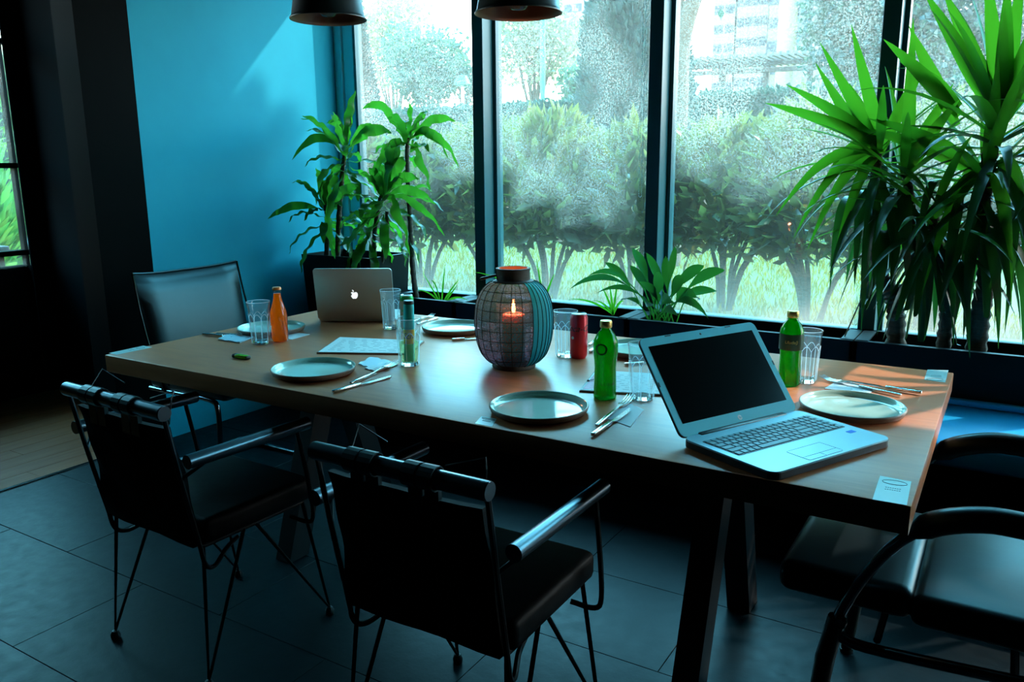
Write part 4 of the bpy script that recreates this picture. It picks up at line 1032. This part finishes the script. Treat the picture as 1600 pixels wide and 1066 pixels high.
# --- lighter
la, lb = E_(368, 559), E_(388, 562)
Mx, L = frame2(la, lb, T)
lt = thing('lighter', 'small green lighter lying on the left part of the table', 'lighter', Mx.translation); lt.rotation_euler = Mx.to_euler()
MB().rbox((.004, -.011, .0005), (.058, .011, .013), .005, 3).build('lighter_body', 'lighter', lt)
MB().rbox((-.008, -.0115, .0004), (.006, .0115, .0138), .005, 3).build('lighter_head', 'laptop_dark', lt)
MB().rbox((.055, -.0105, .0004), (.062, .0105, .0125), .004, 2).build('lighter_end', 'laptop_dark', lt)

# --- closed-back silver laptop
A = Vector((-2.259, .795, T)); u = Vector((.873, .487, 0)).normalized()
mc = thing('laptop', 'silver laptop seen from behind, its lid up, at the far left of the table', 'laptop', A); mc.rotation_euler = (0, 0, math.atan2(u.y, u.x))
W_, D_ = .314, .219
def round_rect(w, h, r, n=5, x0=0, y0=0):
    P = []
    for cx_, cy_, a0 in ((w - r, r, -90), (w - r, h - r, 0), (r, h - r, 90), (r, r, 180)):
        for i in range(n + 1): q = math.radians(a0 + 90 * i / n); P.append((x0 + cx_ + r * math.cos(q), y0 + cy_ + r * math.sin(q)))
    return P
MB().prism(round_rect(W_, D_, .012), .003, .014).build('base', 'alu_lid', mc, False)
lm = Matrix.Translation((0, .001, .012)) @ Matrix.Rotation(math.radians(101), 4, 'X')
lid = MB(lm).prism(round_rect(W_, D_ - .004, .012), 0, .006).build('lid', 'alu_lid', mc, ang=30)
MB(lm).prism(round_rect(W_ - .02, D_ - .03, .004, 3, .01, .014), -.0006, -.0001).build('screen', 'screen', lid, False)
# fruit shaped logo with a bite
ap = []; R0 = .0165
outl = [(0, -.80), (.16, -.88), (.34, -.86), (.54, -.66), (.72, -.36), (.80, -.10), (.60, .02), (.50, .24), (.56, .48), (.76, .62), (.62, .76), (.40, .82), (.20, .76), (0, .68), (-.20, .76), (-.42, .82), (-.66, .72), (-.84, .46), (-.88, .12), (-.80, -.24), (-.62, -.58), (-.42, -.82), (-.24, -.88), (-.10, -.84)]
for p in smoothpath([(x, y, 0) for x, y in outl + outl[:1]], 3)[:-1]: ap.append((p.x * R0, p.y * R0))
fm = lm @ Matrix.Translation((W_ / 2, (D_ - .004) / 2 - .004, 0))
lg = MB(fm @ Matrix.Rotation(PI, 4, 'Y')).prism(ap, -.0066, -.0060)
lf = [(.0002, .0148), (.0008, .0185), (.0035, .0222), (.0066, .0235), (.0062, .0195), (.0038, .0160)]
lg.prism(lf, -.0066, -.0060)
lg.build('lid_logo', 'logo', lid, False)

# --- open silver laptop
A = Vector((-.470, .095, T)); u = Vector((.443, .896, 0)).normalized()
hp = thing('laptop', 'open silver laptop with a dark screen on the right half of the table', 'laptop', A); hp.rotation_euler = (0, 0, math.atan2(u.y, u.x))
# local: x along hinge (left->right), -y toward the keyboard front
W_, D_ = .385, .255
hb = MB().prism(round_rect(W_, D_, .022, 6, 0, -D_), .004, .0180).build('base', 'laptop_dark', hp, False)
MB().prism(round_rect(W_ - .002, D_ - .002, .022, 6, .001, -D_ + .001), .0181, .0215).build('deck', 'laptop_silver', hb, ang=30)
MB().rbox((.05, -.012, .012), (W_ - .05, .010, .024), .004, 2).build('hinge', 'laptop_dark', hb)
for x, y in ((.03, -.03), (W_ - .03, -.03), (.03, -D_ + .03), (W_ - .03, -D_ + .03)): MB().box((x - .015, y - .004, 0), (x + .015, y + .004, .004)).build('rubber_foot', 'laptop_dark', hb, False)
MB().prism(round_rect(.348, .107, .004, 3, .018, -.150), .0216, .0219).build('keyboard_well', 'laptop_dark', hb, False)
kw = .0188
def keyrow(y, widths, h=.0165):
    x = .0205
    for w_ in widths:
        if w_ > 0: MB().rbox((x + .0008, y - h, .0219), (x + w_ * kw * .96 - .0016, y - .0016, .0240), .0012, 1).build('key', 'key', hb, False)
        x += abs(w_) * kw * .96
keyrow(-.0440, [1] * 15 + [1, 1, 1, 1], .012)
keyrow(-.0565, [1] * 13 + [2] + [1, 1, 1, 1]); keyrow(-.0745, [1.5] + [1] * 12 + [1.5] + [1, 1, 1, 1]); keyrow(-.0925, [1.75] + [1] * 11 + [2.25] + [1, 1, 1, 1])
keyrow(-.1105, [2.25] + [1] * 10 + [2.75] + [1, 1, 1, 1]); keyrow(-.1285, [1, 1, 1, 1, 5.5, 1, 1, 1, 1, 1.5] + [1, 1, 1, 1], .017)
MB().prism(round_rect(.108, .060, .004, 3, .118, -.246), .02155, .0218).build('touchpad', 'laptop_silver', hb, False)
tl_ = MB(); ln_ = [(.118, -.228, .0221), (.226, -.228, .0221)]; tl_.tube(ln_, .00022, 4); tl_.tube([(.172, -.228, .0221), (.172, -.245, .0221)], .00022, 4)
tl_.tube([(x, y, .0221) for x, y in round_rect(.108, .060, .004, 3, .118, -.246)], .00022, 4, True); tl_.build('touchpad_edge', 'laptop_dark', hb, False)
MB().prism(round_rect(.022, .014, .002, 3, .335, -.185), .0216, .0219).build('blue_sticker', 'blue_sticker', hb, False)['label'] = 'small blue sticker'
lm = Matrix.Translation((0, .002, .020)) @ Matrix.Rotation(math.radians(90 + 38), 4, 'X') @ Matrix.Rotation(0, 4, 'Y')
lm = Matrix.Translation((0, .0, .020)) @ Matrix.Rotation(math.radians(90 - 38), 4, 'X')
LH = .250
ld = MB(lm).prism(round_rect(W_, LH, .016, 6), -.006, -.0005).build('lid', 'laptop_dark', hp, False)
MB(lm).prism(round_rect(W_ - .001, LH - .001, .016, 6, .0005, .0005), -.0004, .0012).build('bezel', 'laptop_bezel', ld, ang=30)
MB(lm).prism(round_rect(.346, .196, .001, 2, .0195, .031), .0013, .0016).build('screen', 'screen', ld, False)
MB(lm @ Matrix.Translation((.1925, .2385, .0013))).lathe([(0, .0006), (.0025, .0006), (.003, 0)], 14).build('webcam', 'laptop_dark', ld)
for x in (.09, .29): MB(lm).box((x - .009, .2455, .0013), (x + .009, .248, .0022)).build('rubber_pad', 'laptop_dark', ld, False)
for x in (.001, W_ - .004): MB(lm).box((x, .125, .0013), (x + .003, .137, .0022)).build('rubber_pad', 'laptop_dark', ld, False)
MB(lm @ Matrix.Translation((.1925, .0155, .0013))).lathe([(0, .0004), (.0062, .0004), (.0064, 0)], 28).build('round_logo', 'white_print', ld)
me = text_mesh('hp', .0095, 'laptop_bezel', .0002, .3)
me.transform(lm @ Matrix.Translation((.1925, .0160, .0019))); link('lettering', me, ld)

# ================================================================= OUTSIDE
SHX, SHY, SHZ = Vector((-2.45, .7, T)) + S * 8.6
GZ = .15
gr = MB().box((-60, 2.45, -.2), (40, 160, GZ)); tag(gr.build('lawn', 'lawn', None, False), 'sunlit green lawn outside the windows', 'lawn', kind='structure')
tag(MB().box((-40, -20, -.3), (-5.3, 2.45, GZ - .1)).build('paving', 'facade', None, False), 'grey paving outside the glass door', 'paving', kind='structure')
n = 26000
X = rng.uniform(-8, 1.5, n); Y = 3.2 + rng.uniform(0, 1, n) ** 1.4 * 9
P = np.stack([X - (Y - 3) * .45, Y, np.full(n, GZ)], 1); D = np.stack([rng.normal(0, .3, n), rng.normal(0, .3, n), np.ones(n)], 1)
g_ = leaf_cloud('grass_blades', P, D, rng.uniform(.05, .11, n), .012, 'grass'); tag(g_, 'blades of bright green grass on the lawn', 'grass', kind='stuff')

def bush(x, y, r, label, seed_h=1.95, n=1900):
    b_ = thing('hedge_shrub', label, 'shrub', (x, y, GZ), 0, 'leafy shrubs of the near hedge')
    th = rng.uniform(0, 2 * PI, n); ph = rng.uniform(-.9, 1, n); rad = rng.uniform(.55, 1.0, n) ** .6
    cx_ = rad * np.cos(th) * np.sqrt(np.clip(1 - ph ** 2, 0, 1)) * r; cy_ = rad * np.sin(th) * np.sqrt(np.clip(1 - ph ** 2, 0, 1)) * r * .75
    zc = (seed_h + .66) / 2 - GZ; hz = (seed_h - .66) / 2
    cz = zc + ph * hz * (.8 + .25 * rad) + rng.normal(0, .05, n)
    P = np.stack([cx_, cy_, cz], 1); D = np.stack([cx_ / r, cy_ / r, .55 + .5 * ph], 1) + rng.normal(0, .45, (n, 3))
    f = leaf_cloud('foliage', P, D, rng.uniform(.12, .23, n), rng.uniform(.045, .08, n), 'hedge', b_); f['kind'] = 'stuff'
    for k in range(7):
        a = random.uniform(0, 2 * PI); q = random.uniform(.1, .45)
        pts = smoothpath([(math.cos(a) * .06, math.sin(a) * .06, 0), (math.cos(a) * q * .4, math.sin(a) * q * .4, .35), (math.cos(a) * q, math.sin(a) * q * .8, .75), (math.cos(a) * q * 1.3, math.sin(a) * q, 1.2)], 3)
        MB().tube(pts, [.024 - .0015 * i for i in range(len(pts))], 6).build('branch', 'bark', b_)
bl = ['shrub at the left end of the near hedge', 'hedge shrub behind the slender corn plant', 'hedge shrub showing left of the thick window post', 'hedge shrub just behind the lantern', 'hedge shrub with bare stems right of the lantern', 'hedge shrub behind the middle window post',
      'hedge shrub behind the open laptop', 'hedge shrub left of the palms', 'hedge shrub behind the forked palm', 'hedge shrub behind the palms at the right', 'hedge shrub at the right edge', 'hedge shrub beyond the right edge']
for i, lab in enumerate(bl):
    bush(-7.4 + i * .78, 5.1 + .15 * math.sin(i * 2.1), 0.58, lab, 1.62 + .08 * math.sin(i * 1.7))

# clipped hedge further back
n = 30000
X = rng.uniform(-19, 3, n); side = rng.uniform(0, 1, n); Z = np.where(side < .5, 2.55 + rng.normal(0, .05, n), rng.uniform(GZ, 2.6, n)); Yv = np.where(side < .5, rng.uniform(13.4, 14.8, n), 13.4 + rng.normal(0, .06, n))
h_ = thing('clipped_hedge', 'long clipped blue-green hedge behind the near shrubs', 'hedge', (0, 0, 0))
f = leaf_cloud('foliage', np.stack([X, Yv, Z], 1), np.stack([rng.normal(0, .6, n), -np.ones(n) * .6, rng.uniform(0, 1.2, n)], 1), .13, .07, 'hedge_far', h_); f['kind'] = 'stuff'
MB().box((-19, 13.45, GZ), (3, 14.7, 2.5)).build('hedge_core', 'hedge_far', h_, False)

def conifer(px, y, ztop, rb, label, n=7000, zb=.3):
    c = aty(px, 150, y); t_ = thing('cypress_tree', label, 'tree', (c.x, y, GZ))
    z = rng.uniform(0, 1, n) ** 1.25; th = rng.uniform(0, 2 * PI, n); R_ = rb * (1 - z) ** .8 * (1 + .06 * np.sin(th * 5 + z * 20)) * rng.uniform(.82, 1.03, n)
    H = ztop - GZ - zb; P = np.stack([R_ * np.cos(th), R_ * np.sin(th), zb + z * H], 1); D = np.stack([np.cos(th), np.sin(th), np.full(n, 1.1)], 1) + rng.normal(0, .3, (n, 3))
    f = leaf_cloud('foliage', P, D, .20, .09, 'cypress', t_); f['kind'] = 'stuff'
    MB().lathe([(0, zb)] + [(rb * .85 * (1 - k / 8) ** .8, zb + H * k / 8) for k in range(9)], 14).build('crown_core', 'cypress', t_)
    MB().tube([(0, 0, -.05), (0, 0, zb + .3)], .09, 8).build('trunk', 'bark', t_)
conifer(990, 11.3, 7.6, 1.12, 'tall blue-green cypress behind the middle window post', 11000)
conifer(558, 16.4, 6.3, .85, 'narrow dark cypress at the left end of the windows', 5000)
def tree(px, py, y, r, label, mt, n=2600, lobes=6, sq=1.0, lw=.11, tilt=0, loose=.0):
    c = aty(px, py, y); t_ = thing('broadleaf_tree', label, 'tree', (c.x, y, GZ)); H = c.z - GZ
    per = n // lobes; Ps = []
    for k in range(lobes):
        a = 2 * PI * k / lobes; o_ = Vector((math.cos(a) * r * .5, math.sin(a) * r * .45, random.uniform(-.45, .5) * r * sq))
        v_ = rng.normal(size=(per, 3)); v_ /= np.linalg.norm(v_, axis=1, keepdims=True); v_ *= (rng.uniform(.35, 1, (per, 1)) ** .5) * r * .58 * rng.uniform(.85, 1.15 + loose, (per, 1)); v_[:, 2] *= sq
        Ps.append(v_ + np.array([o_.x, o_.y, H + o_.z]))
        MB().tube(smoothpath([(0, 0, H * .45), (o_.x * .5, o_.y * .5, H * .75), (o_.x, o_.y, H + o_.z)], 3), [.05, .045, .04, .03, .025, .02, .015][:7], 6).build('branch', 'bark', t_)
    P = np.concatenate(Ps); f = leaf_cloud('foliage', P, rng.normal(size=P.shape) + np.array([0, 0, -.2]), lw * 1.5, lw, mt, t_); f['kind'] = 'stuff'
    MB().tube([(0, 0, -.05), (0, 0, H * .5), (0, 0, H * .9)], [.09, .07, .04], 8).build('trunk', 'bark', t_)
tree(612, 85, 19, 1.25, 'pale loose tree behind the left window', 'tree_pale', 2400, 7, 1.5, .12, loose=.3)
tree(668, 110, 17, 1.15, 'round green tree over the hedge in the left window', 'tree_leaf', 3200, 7, 1.0, .11, loose=.2)
tree(835, 62, 20, 1.45, 'yellowish tree around the green lamp post', 'tree_pale', 2600, 8, .85, .13, loose=.35)
tree(905, 138, 17.5, .55, 'small tree left of the tall cypress', 'tree_leaf', 900, 5, 1.1, .09, loose=.2)
tree(725, 125, 16.6, .38, 'small clipped tree beside the thick window post', 'tree_leaf', 700, 4, 1.6, .08)
tree(1372, 36, 18.5, 1.55, 'large dark tree in the third window', 'tree_dark', 5200, 8, 1.3, .13, loose=.15)
tree(1440, 26, 20, 1.95, 'large green tree right of the dark window post', 'tree_dark', 5200, 8, 1.3, .13, loose=.15)
tree(1560, 56, 22, 1.6, 'dark tree at the right edge behind the palms', 'tree_dark', 3600, 7, 1.2, .13, loose=.2)
# bare leaning trunk just right of the middle post
tt = thing('leaning_tree', 'grey leaning trunk with a fork beside the middle window post', 'tree', (aty(1058, 150, 8).x, 8, GZ))
o0 = tt.location
MB().tube([p - o0 for p in smoothpath([Vector((o0.x - .05, 8, GZ)), aty(1057, 170, 8), aty(1062, 80, 8), aty(1075, 25, 8), aty(1100, -40, 8)], 4)], [.16 - .005 * i for i in range(17)], 10).build('trunk', 'bark', tt)
MB().tube([p - o0 for p in smoothpath([aty(1066, 40, 8), aty(1062, 10, 8), aty(1050, -40, 8)], 4)], .07, 8).build('branch', 'bark', tt)
P = rng.normal(size=(900, 3)) * np.array([.5, .5, .25]) + np.array([aty(1100, -120, 8).x - o0.x, 0, aty(1100, -120, 8).z - GZ]); f = leaf_cloud('foliage', P, rng.normal(size=P.shape), .15, .08, 'tree_dark', tt); f['kind'] = 'stuff'
# unseen tree added at the right: its crown blocks sun from most of the table
st = thing('added_shade_tree', 'tall unseen tree added to the right so its crown shades the table', 'tree', (5.6, 6.2, GZ))
n = 7000; v_ = rng.normal(size=(n, 3)); v_ /= np.linalg.norm(v_, axis=1, keepdims=True); v_ *= rng.uniform(.2, 1, (n, 1)) ** .4
f = leaf_cloud('foliage', v_ * np.array([1.65, 1.6, 1.35]) + np.array([SHX, SHY, SHZ]) - np.array(st.location), rng.normal(size=(n, 3)), .24, .15, 'tree_dark', st); f['kind'] = 'stuff'
MB().tube(smoothpath([(0, 0, 0), (.3, 1.0, 3), (-.4, 1.4, 5.6), (SHX - 5.6, SHY - 6.2, SHZ - .3)], 4), [.2 - .009 * i for i in range(13)], 10).build('trunk', 'bark', st)
# lamp post
lp = thing('lamp_post', 'thin green lamp post rising behind the hedge', 'lamp post', (aty(848, 150, 15).x, 15, GZ))
MB().tube([(0, 0, 0), (0, 0, 5.2)], .06, 10).build('post', 'pole', lp); MB().lathe([(.1, 5.2), (.22, 5.35), (.2, 5.65), (0, 5.75)], 16).build('lamp_head', 'pole', lp)
lp = thing('lamp_post', 'short white garden lamp post left of the thick window post', 'lamp post', (aty(723, 150, 15.2).x, 15.2, GZ))
MB().tube([(0, 0, 0), (0, 0, 3.1)], .035, 8).build('post', 'white_print', lp); MB().lathe([(.05, 3.1), (.22, 3.15), (.12, 3.35), (0, 3.38)], 16).build('lamp_head', 'pole', lp)
# towers
def tower(px0, px1, y, label, mt='building', ztop=60, rows=None, cols=3, ww=1.0, name='apartment_tower'):
    a, b = aty(px0, 100, y), aty(px1, 100, y); t_ = thing(name, label, 'building', ((a.x + b.x) / 2, y, 0)); hw = (b.x - a.x) / 2
    MB().box((-hw, 0, 0), (hw, 14, ztop)).build('walls', mt, t_, False)
    k = 0; z = 8.
    zt = aty(px0, -10, y).z
    while z < min(ztop - 2, zt) and k < 200:
        for c in range(cols):
            x = -hw + 2 * hw * (c + .5) / cols
            MB().box((x - ww / 2, -.05, z), (x + ww / 2, .3, z + 1.5)).build('window', 'far_window', t_, False); k += 1
        z += 3.3
    return t_
tower(1112, 1145, 150, 'far white tower block, leftmost of the three', cols=2, ww=1.6)
tower(1148, 1196, 145, 'far white tower block with rows of small windows', cols=4, ww=1.2)
tower(1197, 1212, 128, 'narrow cream stair tower between white towers', 'building_cream', cols=1, ww=1.4)
tower(1214, 1226, 170, 'narrow pale blue tower beside the cream one', 'building_blue', cols=1, ww=2.6)
tower(1228, 1290, 140, 'far white tower block beside the dark tree', cols=3, ww=1.2)
tower(880, 925, 150, 'far white tower block left of the tall cypress', cols=3, ww=1.6)
tower(1240, 1285, 60, 'low white house under the towers', ztop=9.5, cols=1, ww=1.6, name='white_house')
# pergola
pg = thing('pergola', 'long white slatted pergola beyond the hedge', 'pergola', (aty(1160, 110, 24).x, 24, 0))
o0 = pg.location
for k, (pa, pb) in enumerate((((1052, 107), (1280, 94)), ((1052, 117), (1280, 105)))):
    a, b = aty(*pa, 24 - k * .4), aty(*pb, 24 + 1.5 - k * .4); MB().tube([a - o0, b - o0], .09, 4).build('beam', 'pergola', pg, False)
a, b = aty(1052, 107, 24), aty(1280, 94, 25.5)
for i in range(22):
    t = i / 21; p = a.lerp(b, t) - o0; MB().box((p.x - .04, p.y - 1.3, p.z + .06), (p.x + .04, p.y + 1.6, p.z + .17)).build('slat', 'pergola', pg, False)
for t in (.05, .35, .65, .95):
    p = a.lerp(b, t) - o0; MB().box((p.x - .09, p.y - .09, GZ), (p.x + .09, p.y + .09, p.z)).build('post', 'pergola', pg, False)
# outside the left glass door
lb_ = thing('patio_shrub', 'low leafy shrub seen through the glass door', 'shrub', (-6.35, 1.3, .05)); n = 1500
v_ = rng.normal(size=(n, 3)); v_ /= np.linalg.norm(v_, axis=1, keepdims=True); v_ *= rng.uniform(.4, 1, (n, 1))
f = leaf_cloud('foliage', v_ * np.array([.6, .7, .65]) + np.array([0, 0, .8]), v_ + np.array([0, 0, .6]), .2, .05, 'patio_leaf', lb_); f['kind'] = 'stuff'
MB().tube([(0, 0, 0), (0, 0, .8)], .03, 8).build('stem', 'bark', lb_)
pt = thing('patio_table', 'white topped patio table outside the glass door', 'table', (-5.6, .8, .05))
MB().rbox((-.25, -.4, .80), (.25, .4, .84), .01, 2).build('tabletop', 'building', pt)
for x in (-.2, .2):
    for y in (-.35, .35): MB().box((x - .02, y - .02, 0), (x + .02, y + .02, .80)).build('leg', 'black_paint', pt, False)
n = 5000; pw = thing('side_hedge', 'tall hedge beyond the patio seen through the glass door', 'hedge', (-8.5, 1.5, .05))
P = np.stack([rng.normal(0, .15, n), rng.uniform(-3.5, 3.5, n), rng.uniform(0, 2.6, n)], 1)
f = leaf_cloud('foliage', P, np.stack([np.ones(n), rng.normal(0, .6, n), rng.uniform(0, 1, n)], 1), .16, .06, 'patio_leaf', pw); f['kind'] = 'stuff'
MB().box((-.5, -3.5, 0), (-.1, 3.5, 2.5)).build('hedge_core', 'hedge_far', pw, False)
